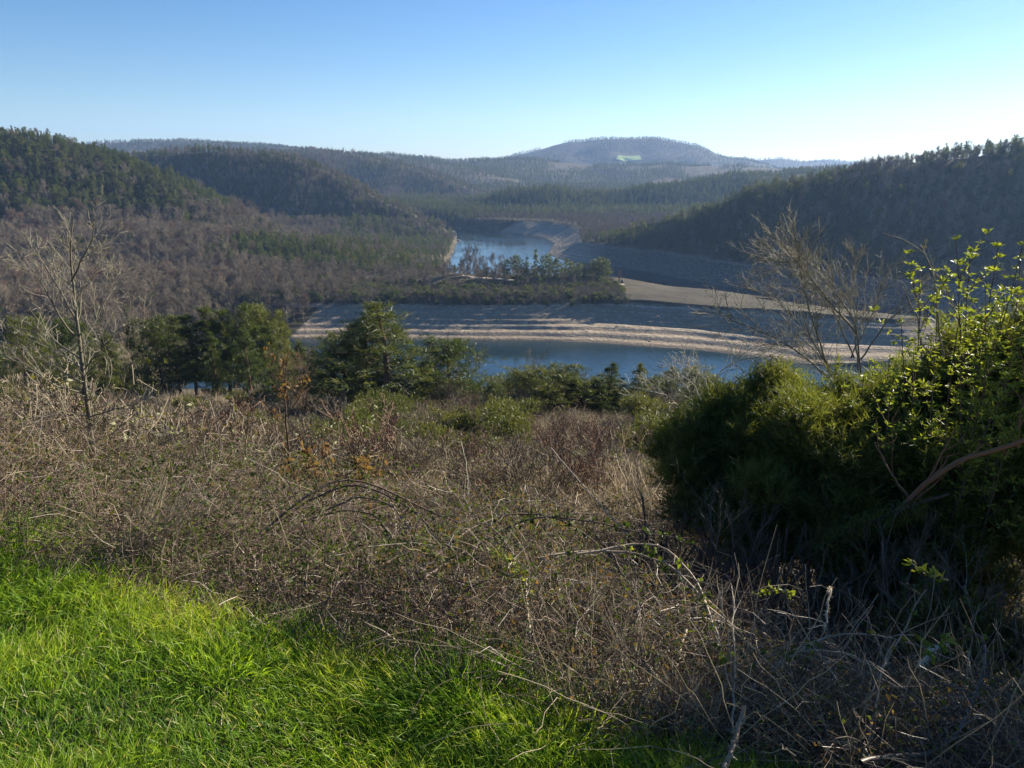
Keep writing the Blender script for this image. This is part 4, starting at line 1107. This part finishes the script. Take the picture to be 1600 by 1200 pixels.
tussock(470, 1000, 2.4, 'dark tuft on the lawn edge below the ivy-green brambles', 858, .26, .2, 700, .3)

# ------------------------------------------------------------------ single canes, twigs and shoots
def curve3(pts, n):
    p = np.array(pts, float); d = np.concatenate([[0], np.cumsum(np.linalg.norm(np.diff(p, axis=0), axis=1))]); t = np.linspace(0, d[-1], n)
    c = np.stack([np.interp(t, d, p[:, k]) for k in range(3)], 1)
    for _ in range(2):
        c[1:-1] = .25 * c[:-2] + .5 * c[1:-1] + .25 * c[2:]
    return c
def line3(px):
    return [P(*q) for q in px]
def cane(px, r, lab, seed, mat='cane', tint=.5, leaves=26, lmat='bleaf', lsize=.022, lt=.35, name='bramble_cane', cat='bramble cane', grp=None, twigs=6, taper=.4, ldir=.3):
    g = np.random.default_rng(seed)
    c = curve3(line3(px), 26); base = c[0].copy(); c = c - base
    c += np.cumsum(g.normal(size=c.shape) * .0022, axis=0) * np.array([1, 1, 1])
    r = r * 1.55; a = Acc(); tubes(a, c[None], np.linspace(r, r * taper, 26)[None], np.array([tint]), 6, 0, g)
    if twigs:
        i = g.integers(3, 25, twigs); tg = unit(c[np.minimum(i + 1, 25)] - c[i - 1])
        d = unit(tg * .6 + rdir(twigs, g) * .8 + np.array([0, 0, .25])); L_ = .06 + .2 * g.random(twigs)
        tubes(a, arcs(g, c[i], d, L_, 5, .2 * g.random(twigs), .03), np.linspace(r * .5, r * .2, 5)[None], tint + .2 * (g.random(twigs) - .5), 3, 0, g)
    # thorns
    i = g.integers(1, 25, 60); th = c[i]; blades(a, th, rdir(60, g), r * 2.6, r * 1.3, np.full(60, tint), 0, g)
    t = thing(name, lab, cat, tuple(base), grp)
    put('stem', a.build('stem', [M[mat]]), parent=t)
    if leaves:
        f = Acc(); i = g.integers(3, 26, leaves)
        q = c[i] + g.normal(size=(leaves, 3)) * .012
        q3 = np.repeat(q, 3, 0); d3 = rdir(leaves * 3, g) + np.array([0, 0, ldir])
        blades(f, q3, d3, lsize * (.6 + .8 * g.random(leaves * 3)), lsize * .75, lt + .35 * (g.random(leaves * 3) - .5), 0, g, True)
        put('leaves', f.build('leaves', [M[lmat]]), parent=t)
    return t
cg = 'arching bramble canes over the thicket'
cane([(400,840,3.26),(470,790,3.52),(540,755,3.61),(572,757,3.61),(640,790,3.43),(700,850,3.17),(745,920,2.82)], .0042, 'long dark bramble cane arching highest over the middle of the thicket', 901, grp=cg)
cane([(385,850,3.34),(480,772,3.52),(530,740,3.70),(575,748,3.70),(640,785,3.61),(760,830,3.34),(860,900,2.99),(960,1010,2.38)], .0040, 'very long bramble cane sweeping from the top of the tangle to the dry stems', 902, grp=cg)
cane([(500,800,3.52),(560,772,3.52),(610,790,3.43),(660,860,3.17),(700,930,2.82)], .0034, 'short steep bramble cane falling from the highest arch', 903, grp=cg, tint=.7)
cane([(470,815,3.52),(540,795,3.52),(590,800,3.43),(620,860,3.17),(640,930,2.82)], .0032, 'thin bramble cane bending under the highest arch', 904, grp=cg, tint=.6)
cane([(680,870,2.82),(755,815,3.08),(800,799,3.17),(850,803,3.17),(900,820,3.08),(946,852,2.90)], .0042, 'dark bramble cane forming the second arch right of centre'.replace(' right of centre', ' beside the highest one'), 905, grp=cg, tint=.35)
cane([(660,905,2.64),(740,855,2.90),(800,820,2.99),(845,806,2.99),(920,812,2.99),(1000,830,2.90),(1070,838,2.82)], .0042, 'bramble cane with ivy-dark leaves running level towards the juniper shade', 906, grp=cg, leaves=50, lt=.15)
cane([(840,872,2.64),(920,857,2.73),(990,856,2.73),(1050,880,2.55),(1100,925,2.38),(1132,1000,2.02)], .0034, 'pale bramble cane curving down at the edge of the juniper shade', 907, grp=cg, tint=.85)
cane([(900,866,2.55),(985,849,2.64),(1040,853,2.64),(1085,900,2.46),(1110,960,2.29),(1142,1080,1.85)], .0032, 'pale bramble cane with yellow buds ending above the fallen stick', 908, grp=cg, tint=.9, lmat='fresh', leaves=14)
cane([(1205,1045,2.1),(1290,990,2.2),(1350,983,2.2),(1430,1000,2.2),(1490,1022,2.1)], .0030, 'upper of two bramble canes arching low across the shaded dry stems', 909, grp=cg, tint=.7, leaves=10)
cane([(1205,1050,2.0),(1250,1018,2.0),(1302,1011,2.0),(1345,1025,2.0),(1365,1042,2.0)], .0028, 'lower of two bramble canes arching low across the shaded dry stems', 910, grp=cg, tint=.85, leaves=6)
cane([(1318,1170,1.75),(1370,1060,1.95),(1420,980,2.1),(1448,925,2.2)], .0026, 'straight thin cane leaning up through the shaded tangle', 911, grp=cg, tint=.8, leaves=4)
cane([(1346,1190,1.7),(1365,1110,1.8),(1385,1010,1.95),(1393,995,1.95)], .0022, 'short straight cane crossing the leaning one in the shade', 912, grp=cg, tint=.85, leaves=0, twigs=2)
cane([(700,850,2.90),(770,885,2.82),(850,925,2.64),(900,980,2.38),(935,1010,2.20)], .003, 'bramble cane lying diagonally below the second arch', 913, grp=cg, tint=.45)
cane([(540,855,3.17),(600,848,3.17),(650,852,3.08),(690,880,2.90)], .003, 'small bramble arch nested under the long canes', 914, grp=cg, tint=.4)
cane([(395,870,3.17),(440,840,3.34),(500,845,3.34),(560,880,3.08),(600,925,2.82)], .003, 'leafy bramble arch on the green ivy-covered mound', 915, grp=cg, tint=.35, leaves=70, lt=.3)
cane([(1060,705,6.0),(1010,690,6.2),(960,720,6.0),(900,700,6.3)], .004, 'pale cane trailing from the juniper over the brown brambles', 916, grp=cg, tint=.95, leaves=0)
cane([(860,700,6.5),(900,745,6.0),(940,790,5.4),(985,835,4.6)], .004, 'pale straight cane leaning across the brown brambles towards the shade', 917, grp=cg, tint=.95, leaves=0)
cane([(720,690,8),(728,720,7.4),(731,770,6.4),(733,810,5.6)], .004, 'thin upright crooked stem standing above the middle of the brown brambles', 918, 'palebark', .6, 0, grp=cg)
# many more canes of the same kind arching out of the tangle: two built, the rest copied
cl_ = 'thin bramble cane arching low out of the brown tangle among many alike'
cg2 = 'thin bramble canes arching out of the tangle'
gc = np.random.default_rng(960)
protos2 = []
for v in range(4):
    ln_ = (1.0, .8, 1.2, .9)[v]; hh = (.55, .5, .62, .42)[v]
    tt_ = np.linspace(0, 1, 26); c = np.column_stack([tt_ * ln_, .12 * np.sin(tt_ * 4 + v), hh * np.sin(np.pi * np.clip(tt_ * .95 + .02, 0, 1)) ** .8 - .05]); c += np.cumsum(gc.normal(size=c.shape) * .002, 0)
    a = Acc(); tubes(a, c[None], np.linspace(.0046, .0018, 26)[None], np.array([(.3, .6, .4, .75)[v]]), 5, 0, gc)
    i = gc.integers(3, 25, 9); tubes(a, arcs(gc, c[i], unit(rdir(9, gc) + np.array([.3, 0, .3])), .06 + .16 * gc.random(9), 5, .1 * gc.random(9), .03), np.linspace(.002, .0008, 5)[None], np.full(9, .5), 3, 0, gc)
    f = Acc(); n_ = (26, 8, 40, 4)[v]; i = gc.integers(3, 26, n_); q3 = np.repeat(c[i] + gc.normal(size=(n_, 3)) * .01, 3, 0)
    blades(f, q3, rdir(n_ * 3, gc) + np.array([0, 0, .3]), .02 * (.5 + .9 * gc.random(n_ * 3)), .014, .3 + .35 * (gc.random(n_ * 3) - .5), 0, gc, True)
    protos2.append((a.build('stem', [M['cane']]), f.build('leaves', [M['bleaf']])))
q_ = sample_field(64, 3.0, 8.0, gc, 2.7)
for k, (x, y) in enumerate(q_):
    t = thing('bramble_cane', cl_, 'bramble cane', (x, y, ground(x, y) + .05), cg2, gc.random() * 6.28, .5 + .4 * gc.random())
    m1, m2 = protos2[k % 4]; put('stem', m1, parent=t); put('leaves', m2, parent=t)
# sticks and stalks at the lawn edge
cane([(1018,1054,2.15),(1080,1098,2.0),(1142,1146,1.85)], .0055, 'broken brown stick lying slanted across the grey dry stems', 921, 'cane', .8, 0, name='fallen_stick', cat='stick', twigs=0, taper=.7)
cane([(1132,1202,1.62),(1142,1165,1.68),(1158,1108,1.76)], .0050, 'thick pale bent stalk at the corner of the lawn', 922, 'cane', .75, 0, name='dry_stalk', cat='dry stalk', twigs=0, taper=.7)
cane([(1150,1145,1.8),(1152,960,2.3),(1146,930,2.4)], .0022, 'tall straight dry stalk rising beside the thick bent one', 923, 'straw', .7, 0, name='dry_stalk', cat='dry stalk', twigs=2)
cane([(830,1090,2.1),(826,980,2.4),(822,900,2.7)], .005, 'pale upright dry stalk carrying the bright green shoot', 924, 'straw', .62, 0, name='dry_stalk', cat='dry stalk', twigs=3)
cane([(836,1100,2.08),(832,1000,2.4),(818,930,2.6)], .0035, 'reddish dry stalk pressed against the pale upright one', 925, 'cane', .75, 0, name='dry_stalk', cat='dry stalk', twigs=3)
cane([(1072,985,2.5),(1066,1015,2.4),(1060,1075,2.2)], .0028, 'short white dry stalk sticking up in the grey tangle above the stick', 926, 'straw', .9, 0, name='dry_stalk', cat='dry stalk', twigs=0)
cane([(1292,925,2.6),(1296,915,2.65),(1290,965,2.5),(1288,985,2.4)], .0038, 'short pale peeled stem in the darkest shade below the juniper', 927, 'straw', .8, 0, name='dry_stalk', cat='dry stalk', twigs=4)
cane([(1436,1040,2.0),(1455,1018,2.05),(1472,1000,2.1)], .0045, 'snapped stem with a white broken end in the shaded leaves', 928, 'straw', .9, 8, 'fresh', .03, .3, name='dry_stalk', cat='dry stalk', twigs=0)
cane([(1345,1192,1.6),(1390,1176,1.65),(1458,1182,1.65),(1500,1150,1.72),(1540,1090,1.85),(1551,1060,1.9),(1548,1000,2.05),(1515,985,2.1)], .0052, 'thick brown cane snaking along the ground in the shaded corner', 929, 'cane', .4, 10, grp=None, name='bramble_cane')
cane([(318,945,2.75),(319,905,2.85),(317,872,2.95)], .0032, 'short white upright stalk on the lawn edge', 930, 'straw', .95, 0, name='dry_stalk', cat='dry stalk', twigs=0)
cane([(410,965,2.6),(400,915,2.75),(392,850,3.0)], .0022, 'thin pale stalk leaning on the leafy mound by the lawn', 931, 'straw', .9, 0, name='dry_stalk', cat='dry stalk', twigs=1)

def shoot(px, lab, seed, lsize=.03, name='green_shoot', cat='shoot', whorls=14, mat='fresh', lt=.55, r=.003, spread=1.0):
    g = np.random.default_rng(seed); c = curve3(line3(px), 22); base = c[0].copy(); c -= base
    a = Acc(); tubes(a, c[None], np.linspace(r, r * .5, 22)[None], np.array([.4]), 5, 0, g)
    t = thing(name, lab, cat, tuple(base)); put('stem', a.build('stem', [M['cane']]), parent=t)
    f = Acc(); i = np.linspace(4, 21, whorls).astype(int); q = np.repeat(c[i], 6, 0) + g.normal(size=(whorls * 6, 3)) * .006
    blades(f, q, rdir(whorls * 6, g) * spread + np.array([0, 0, .3]), lsize * (.6 + .7 * g.random(len(q))), lsize * .45, lt + .4 * (g.random(len(q)) - .5), 0, g, True)
    put('leaves', f.build('leaves', [M[mat]]), parent=t)
shoot([(828,965,2.55),(822,915,2.7),(800,880,2.85),(768,862,2.95)], 'bright green leafy shoot bending over the pale upright stalk', 941, .042, whorls=16)
shoot([(1250,935,2.7),(1215,920,2.75),(1180,930,2.75)], 'small yellow-green sprig in the shade below the juniper', 942, .022, whorls=9)
shoot([(1480,905,2.7),(1440,893,2.75),(1425,880,2.8)], 'yellow-green leaf sprig on the pale stem in the shaded corner', 943, .035, whorls=6)

def dry_tuft(px, py, Y, lab, seed, lean, n=150, L0=.35):
    g = np.random.default_rng(seed); x, y, z = P(px, py, Y); zb = ground(x, y); a = Acc()
    p0 = np.column_stack([g.normal(size=(n, 2)) * .05, np.zeros(n)])
    d = unit(np.array(lean)[None] + rdir(n, g) * .35); L_ = L0 * (.4 + .8 * g.random(n))
    tubes(a, arcs(g, p0, d, L_, 6, .2 * g.random(n), .025), (.0014 + .0014 * g.random(n))[:, None] * np.linspace(1, .4, 6)[None], .72 + .3 * (g.random(n) - .5), 3, 0, g)
    tag(put('dry_grass_tuft', a.build('dry_grass_tuft', [M['straw']]), loc=(x, y, zb)), lab, 'dry grass tuft')
dry_tuft(205, 905, 3.05, 'pale straw-coloured stalks leaning over the lawn edge', 951, (.6, .3, .75), 170, .42)
dry_tuft(1075, 1150, 1.95, 'bleached straw tuft where the lawn meets the grey stems', 952, (-.1, .1, .9), 200, .22)
dry_tuft(965, 1130, 2.0, 'small straw tuft mixed with fresh grass at the lawn corner', 953, (.1, .2, .9), 120, .18)

# ------------------------------------------------------------------ bare young tree
def limbed(name, lab, cat, limbs, seed, r_of, mat, kids=(9, 5), spread=.75, ratio=.5, tw_len=.5, rmin=.0018, buds=None, base_i=0, extra_lv=2, up=.05, tint=.55, crownname='twigs'):
    """a plant drawn from its main limbs, each with its own depth, and grown on with branches"""
    g = np.random.default_rng(seed)
    C = [curve3(line3(px), 18) for px in limbs]; base = C[base_i][0].copy()
    t = thing(name, lab, cat, tuple(base))
    a, b = Acc(), Acc(); sk = []
    for c, (r0, r1), px in zip(C, r_of, limbs):
        c = c - base + np.cumsum(g.normal(size=(18, 3)) * .004, axis=0)
        rr = np.linspace(r0, r1, 18); tubes(a, c[None], rr[None], np.array([tint]), 7, 0, g)
        ln = np.linalg.norm(np.diff(c, axis=0), axis=1).sum()
        for k in range(int(kids[0] * max(.6, ln))):
            f = .25 + .75 * g.random(); i = min(int(f * 17), 16); tg = unit(c[i + 1] - c[i])
            sdv = unit(np.cross(tg, rdir(1, g)[0])); an = spread * (.5 + .8 * g.random())
            d = tg * math.cos(an) + sdv * math.sin(an)
            skeleton(g, c[i], d, tw_len * (.4 + .8 * g.random()) * (1.15 - .6 * f), max(rr[i] * .45, rmin), extra_lv - 1, (kids[1], 3), spread, ratio, up, .13, .15, 5, .4, sk)
    skel_to(b, sk, tint + .05, 0, (4, 3, 3), g, .25, rmin)
    put('trunk', a.build('trunk', [M[mat]]), parent=t); put(crownname, b.build(crownname, [M[mat]]), parent=t)
    if buds:
        f = Acc(); q = np.concatenate([s[1][1:] for s in sk]); q = q[g.integers(0, len(q), buds[0])]
        blades(f, q, rdir(len(q), g) + np.array([0, 0, .4]), buds[1] * (.5 + g.random(len(q))), buds[1] * .6, buds[3] + .4 * (g.random(len(q)) - .5), 0, g, True)
        put(buds[4] if len(buds) > 4 else 'buds', f.build('buds', [M[buds[2]]]), parent=t)
    return t
Y0 = 9.3
limbed('young_tree', 'bare young tree with pale greenish bark and upswept branches above the brambles', 'tree',
 [[(152,770,7.81),(144,700,7.81),(134,627,7.81),(126,567,7.81),(120,505,7.81),(110,424,7.85),(107,377,7.90),(112,342,7.90)],
  [(121,530,7.81),(95,505,7.64),(76,467,7.56),(52,433,7.48),(24,420,7.39),(-4,408,7.31)],
  [(118,500,7.81),(86,440,7.98),(60,400,8.06),(44,370,8.15)],
  [(112,440,7.85),(130,405,7.73),(146,375,7.64),(150,340,7.56),(146,320,7.56)],
  [(116,470,7.85),(140,440,7.98),(165,400,8.06)],
  [(124,545,7.81),(150,500,8.06),(172,455,8.23),(186,425,8.32)],
  [(128,580,7.81),(160,545,7.56),(184,517,7.48),(225,498,7.39)],
  [(126,560,7.81),(85,530,8.06),(45,515,8.23),(0,520,8.40)],
  [(132,615,7.81),(80,600,7.48),(30,560,7.31),(-20,540,7.22)],
  [(137,650,7.81),(90,650,8.06),(40,655,8.23),(-10,658,8.32)],
  [(137,652,7.81),(180,640,7.56),(219,632,7.39)],
  [(128,575,7.81),(100,555,8.06),(60,560,8.15)],
  [(142,690,7.81),(185,715,7.56),(235,700,7.31),(285,672,7.14)]],
 1001, [(.034,.005)] + [(.011,.003)] * 3 + [(.008,.0025)] * 3 + [(.010,.0025)] * 6, 'palebark', (14, 5), .7, .5, .46, .0022, (420, .022, 'olive', .6), up=.06, tint=.42)
limbed('oak_sapling', 'thin dark straight sapling with a few withered brown leaves', 'sapling',
 [[(455,770,7.2),(452,700,7.2),(450,640,7.2),(448,590,7.2),(452,560,7.2)], [(451,650,7.2),(470,620,7.1),(480,590,7.0)], [(449,600,7.2),(430,580,7.3),(420,560,7.3)]],
 1002, [(.014,.005), (.006,.003), (.005,.003)], 'bark', (9, 3), .7, .5, .3, .002, (170, .045, 'bleaf', .88, 'withered_leaves'), tint=.25)
limbed('oak_sapling', 'low oak sapling covered in withered orange-brown leaves above the arching canes', 'sapling',
 [[(520,790,5.6),(515,750,5.7),(505,722,5.8)], [(518,770,5.6),(545,740,5.5),(560,728,5.5)], [(515,755,5.7),(480,730,5.8),(455,720,5.9)]],
 1003, [(.008,.004)] * 3, 'bark', (16, 5), .8, .5, .4, .002, (420, .05, 'bleaf', .9, 'withered_leaves'), tint=.3)
# bare shrub leaning out of the junipers
limbed('bare_shrub', 'bare grey shrub with long leaning stems against the shaded wooded hill', 'shrub',
 [[(1320,640,6.6),(1306,596,6.7),(1275,542,6.8),(1234,492,6.9),(1203,464,7.0),(1162,453,7.0)],
  [(1345,600,6.8),(1334,492,6.8),(1294,439,6.7),(1259,411,6.6),(1219,404,6.5),(1185,395,6.5)],
  [(1335,560,6.9),(1300,480,7.1),(1250,430,7.2),(1200,390,7.3),(1178,366,7.3)],
  [(1340,580,6.8),(1331,486,7.0),(1328,430,7.1),(1331,395,7.1)],
  [(1300,590,6.7),(1270,500,6.4),(1250,420,6.3),(1243,355,6.2)],
  [(1345,560,6.8),(1385,500,7.0),(1420,470,7.1),(1450,440,7.2)],
  [(1338,520,6.8),(1290,460,6.5),(1240,400,6.3),(1210,370,6.2)],
  [(1325,620,6.6),(1260,560,6.2),(1200,520,6.0),(1150,505,5.9),(1110,480,5.8)],
  [(1330,560,6.9),(1370,470,7.3),(1385,420,7.4)],
  [(1330,640,6.6),(1290,560,6.9),(1255,530,7.1),(1200,540,7.2)]],
 1004, [(.0085,.0028)] * 10, 'palebark', (22, 7), .6, .5, .5, .0017, (700, .016, 'bleaf', .35), up=.03, tint=.6)
limbed('arching_stem', 'long pale stem arching in front of the shaded hill beside the leafy shrub', 'stem',
 [[(1475,560,5.2),(1468,470,5.1),(1460,410,5.0),(1444,385,4.95),(1425,372,4.9),(1387,360,4.85)], [(1500,520,5.2),(1478,445,5.1),(1457,415,5.0)], [(1440,560,5.2),(1432,500,5.1),(1405,455,5.0)]],
 1005, [(.007,.003)] * 3, 'palebark', (4, 3), .7, .5, .2, .0016, (60, .014, 'bleaf', .6), tint=.7)
limbed('bleached_twigs', 'white bleached leafless twigs in front of the near lake arm', 'shrub',
 [[(1110,640,6.4),(1100,590,6.5),(1060,560,6.6)], [(1115,640,6.4),(1120,580,6.5),(1160,560,6.5),(1215,555,6.4)], [(1105,640,6.4),(1085,600,6.6),(1050,580,6.7)], [(1120,640,6.3),(1150,590,6.2),(1190,575,6.1)], [(1080,660,6.4),(1040,620,6.3),(1000,610,6.2)], [(1100,650,6.4),(1065,600,6.2),(1048,572,6.1)]],
 1006, [(.007,.003)] * 6, 'palebark', (16, 6), .8, .55, .35, .0019, None, tint=.95)

LUMP = 1.5
# ------------------------------------------------------------------ junipers, leafy shrub and the reddish trunk
def juniper(lab, blobs, seed, sprays, name='juniper_bush'):
    gj = np.random.default_rng(seed + 7); B = []
    for (px, py, Y, r) in blobs:
        c = np.array(P(px, py, Y)); B.append((*c, r * .62))
        for k in range(3):
            dl = unit(rdir(1, gj)[0] * .9 + np.array([-.25, 0, .9])); ll = r * (.75 + .55 * gj.random())
            for tt in (.65, .85, 1.0, 1.15): B.append((*(c + dl * ll * tt), r * .2 * (1.35 - tt) + .015))
        for k in range(6):
            dv = rdir(1, gj)[0]; B.append((*(c + dv * r * (.75 + .4 * gj.random()) + np.array([0, 0, .1 * r])), r * (.16 + .26 * gj.random())))
    x = np.mean([b[0] for b in B]); y = np.mean([b[1] for b in B]); zb = ground(x, y)
    st_, fo = needle_bush(seed, B, int(sprays * 1.15), 22, .17, .0062, 'juniper', .5, 16, .006, .5, (x, y, zb))
    t = thing(name, lab, 'juniper', (x, y, zb)); put('stems', st_, parent=t); put('foliage', fo, parent=t)
juniper('green juniper with a pointed leaning top in front of the water', [(1125,742,5.7,.34),(1180,692,5.8,.36),(1205,652,5.8,.22),(1222,627,5.8,.12),(1075,725,5.6,.24),(1160,730,5.5,.38),(1110,760,5.4,.3),(1215,742,5.5,.36),(1190,790,5.2,.34),(1130,830,5.1,.28),(1185,860,5.0,.28),(1090,800,5.3,.24)], 1101, 5200)
juniper('broad dark juniper filling the middle of the shaded bushes', [(1290,712,5.4,.36),(1345,682,5.5,.34),(1390,652,5.6,.32),(1300,730,5.1,.42),(1400,752,5.1,.46),(1250,780,4.9,.40),(1350,790,4.8,.42),(1440,780,4.7,.40),(1280,850,4.6,.34),(1210,880,4.6,.28),(1350,890,4.4,.34),(1430,880,4.4,.34),(1490,850,4.5,.36),(1400,940,4.2,.26)], 1102, 6800)
juniper('dark juniper standing furthest along the bushes behind the leafy shrub, with unseen growth added for shade', [(1470,692,5.4,.4),(1540,610,5.4,.4),(1600,600,5.5,.45),(1520,720,5.1,.42),(1620,700,5.2,.5),(1580,790,4.7,.42),(1560,880,4.3,.36),(1640,840,4.4,.4),(1680,660,5.2,.5),(1790,560,4.9,.45),(1860,560,4.9,.6),(1760,680,4.8,.5),(1880,440,5.0,.45),(1960,420,3.9,.5),(1950,640,3.6,.45)], 1103, 8500)  # blobs far past the frame edge are added to shade the near corner

def leafy_shrub():
    g = np.random.default_rng(1150)
    tops = [(1488,372,4.7),(1438,425,4.8),(1566,376,4.6),(1590,405,4.7),(1520,400,4.9),(1412,500,4.9),(1604,385,4.4),(1545,450,4.5),(1470,460,5.0),(1500,480,4.6),(1570,470,4.3),(1385,560,5.0),(1430,540,4.6),(1600,500,4.2),(1530,540,4.4),(1460,590,4.5),(1350,590,5.0),(1640,430,4.5),(1660,380,4.6),(1400,600,4.5),(1580,580,4.1),(1500,620,4.3),(1320,600,5.1),(1600,640,4.0)]
    x, y, _ = P(1540, 800, 4.5); zb = ground(x, y); base = np.array([x, y, zb])
    t = thing('leafy_shrub', 'tall shrub with fresh yellow-green leaf whorls rising above the junipers', 'shrub', tuple(base))
    a, f = Acc(), Acc(); ax = []
    for k, (px, py, Y) in enumerate(tops):
        e = np.array(P(px, py, Y)) - base; p0 = np.array([e[0] * .55 + g.normal() * .12, e[1] * .6 + g.normal() * .12, .0])
        tt = np.linspace(0, 1, 22)[:, None]; c = p0 + (e - p0) * tt; c[:, 0] += np.sin(tt[:, 0] * 3.1) * g.normal() * .06; c += np.cumsum(g.normal(size=c.shape) * .004, 0)
        tubes(a, c[None], np.linspace(.008, .0022, 22)[None], np.array([.5]), 5, 0, g)
        ax.append(c[6:])
        for j in range(13):
            i = g.integers(7, 20); d = unit((c[i + 1] - c[i]) * 8 + rdir(1, g)[0] * .9 + np.array([0, 0, .3])); q = arcs(g, c[i][None], d[None], np.array([.14 + .26 * g.random()]), 9, np.array([.05]), .02)
            tubes(a, q, np.linspace(.003, .0012, 9)[None], np.array([.5]), 3, 0, g); ax.append(q[0])
    pts = np.concatenate([c if len(c) > 10 else c[2::2] for c in ax]); pts = np.concatenate([pts, np.array([c[-1] for c in ax])])
    m = len(pts); per = 7; q = np.repeat(pts, per, 0)
    blades(f, q + g.normal(size=q.shape) * .004, rdir(m * per, g) * np.array([1, 1, .45]) + np.array([0, 0, .28]), .022 + .026 * g.random(m * per), .012, .45 + .5 * (g.random(m * per) - .5), 0, g, True)
    put('stems', a.build('stems', [M['bark']]), parent=t); put('leaves', f.build('leaves', [M['fresh']]), parent=t)
leafy_shrub()
limbed('leaning_stem', 'thick orange-brown leaning stem at the edge of the leafy shrub', 'stem',
 [[(1350,860,4.3),(1400,795,4.2),(1450,748,4.1),(1500,715,4.05),(1560,700,4.0),(1620,682,3.9)], [(1590,700,4.0),(1592,640,4.0),(1586,560,4.1)], [(1420,775,4.2),(1395,740,4.25),(1365,690,4.4)]],
 1160, [(.016,.013), (.007,.004), (.008,.003)], 'bark', (5, 3), .7, .5, .35, .002, None, tint=.95)
limbed('mossy_branch', 'low horizontal branch hung with shaggy green growth under the junipers', 'branch',
 [[(1290,850,4.1),(1340,822,4.1),(1400,805,4.1),(1440,792,4.1),(1480,775,4.1)]],
 1161, [(.014,.008)], 'bark', (3, 2), .6, .5, .15, .002, (10, .01, 'olive', .5), tint=.3)
mb = bpy.data.objects['mossy_branch']
gq = np.random.default_rng(1162); fq = Acc(); cq = curve3(line3([(1290,850,4.1),(1340,822,4.1),(1400,805,4.1),(1440,792,4.1)]), 40) - np.array(mb.location)
qq = cq[gq.integers(0, 40, 1500)] + gq.normal(size=(1500, 3)) * .03
blades(fq, qq, rdir(1500, gq) + np.array([0, 0, -.5]), .06, .006, .5 + .4 * (gq.random(1500) - .5), 0, gq)
put('moss', fq.build('moss', [M['juniper']]), parent=mb)

# dry brush growing up round the feet of the junipers
for k, (px, py, Y, kd, lab) in enumerate([
 (1035,790,4.9,'twig','leafless brown bramble bush hiding the open side of the pointed juniper'),
 (1085,815,4.6,'twig_red','reddish leafless brush between the arching canes and the pointed juniper'),
 (1140,850,4.3,'twig','grey leafless brush at the dark foot of the pointed juniper'),
 (1215,860,4.2,'twig','tangled dead brush below the broad dark juniper'),
 (1290,880,4.0,'twig_red','rusty dead brush below the middle of the broad dark juniper'),
 (1370,900,3.8,'twig','grey dead brush in front of the leaning orange-brown stem'),
 (1460,880,3.8,'twig_red','rusty dead brush beside the leaning orange-brown stem'),
 (1550,870,3.7,'twig','dead brush under the leafy yellow-green shrub'),
 (1600,940,3.2,'twig','dead brush in the deepest shaded corner under the leafy shrub')]):
    x, y, zt = P(px, py - 60, Y); bare_bush(px, py - 60, Y, lab, 1300 + k, kd, 1.25, 12, max(.55, min(1.0, zt - ground(x, y))), None, 3, 'dead_brush')
bush_at(1500, 790, 4.2, 1.0, .9, 1401, 'low leafy bush with small green leaves under the tall yellow-green shrub', 'leafy_bush', 'bush', 'olive', 900, 9, .10, .016, .5)
bush_at(1560, 900, 3.3, .9, .7, 1402, 'small-leaved olive bush filling the shaded corner', 'leafy_bush', 'bush', 'olive', 800, 9, .09, .014, .45)
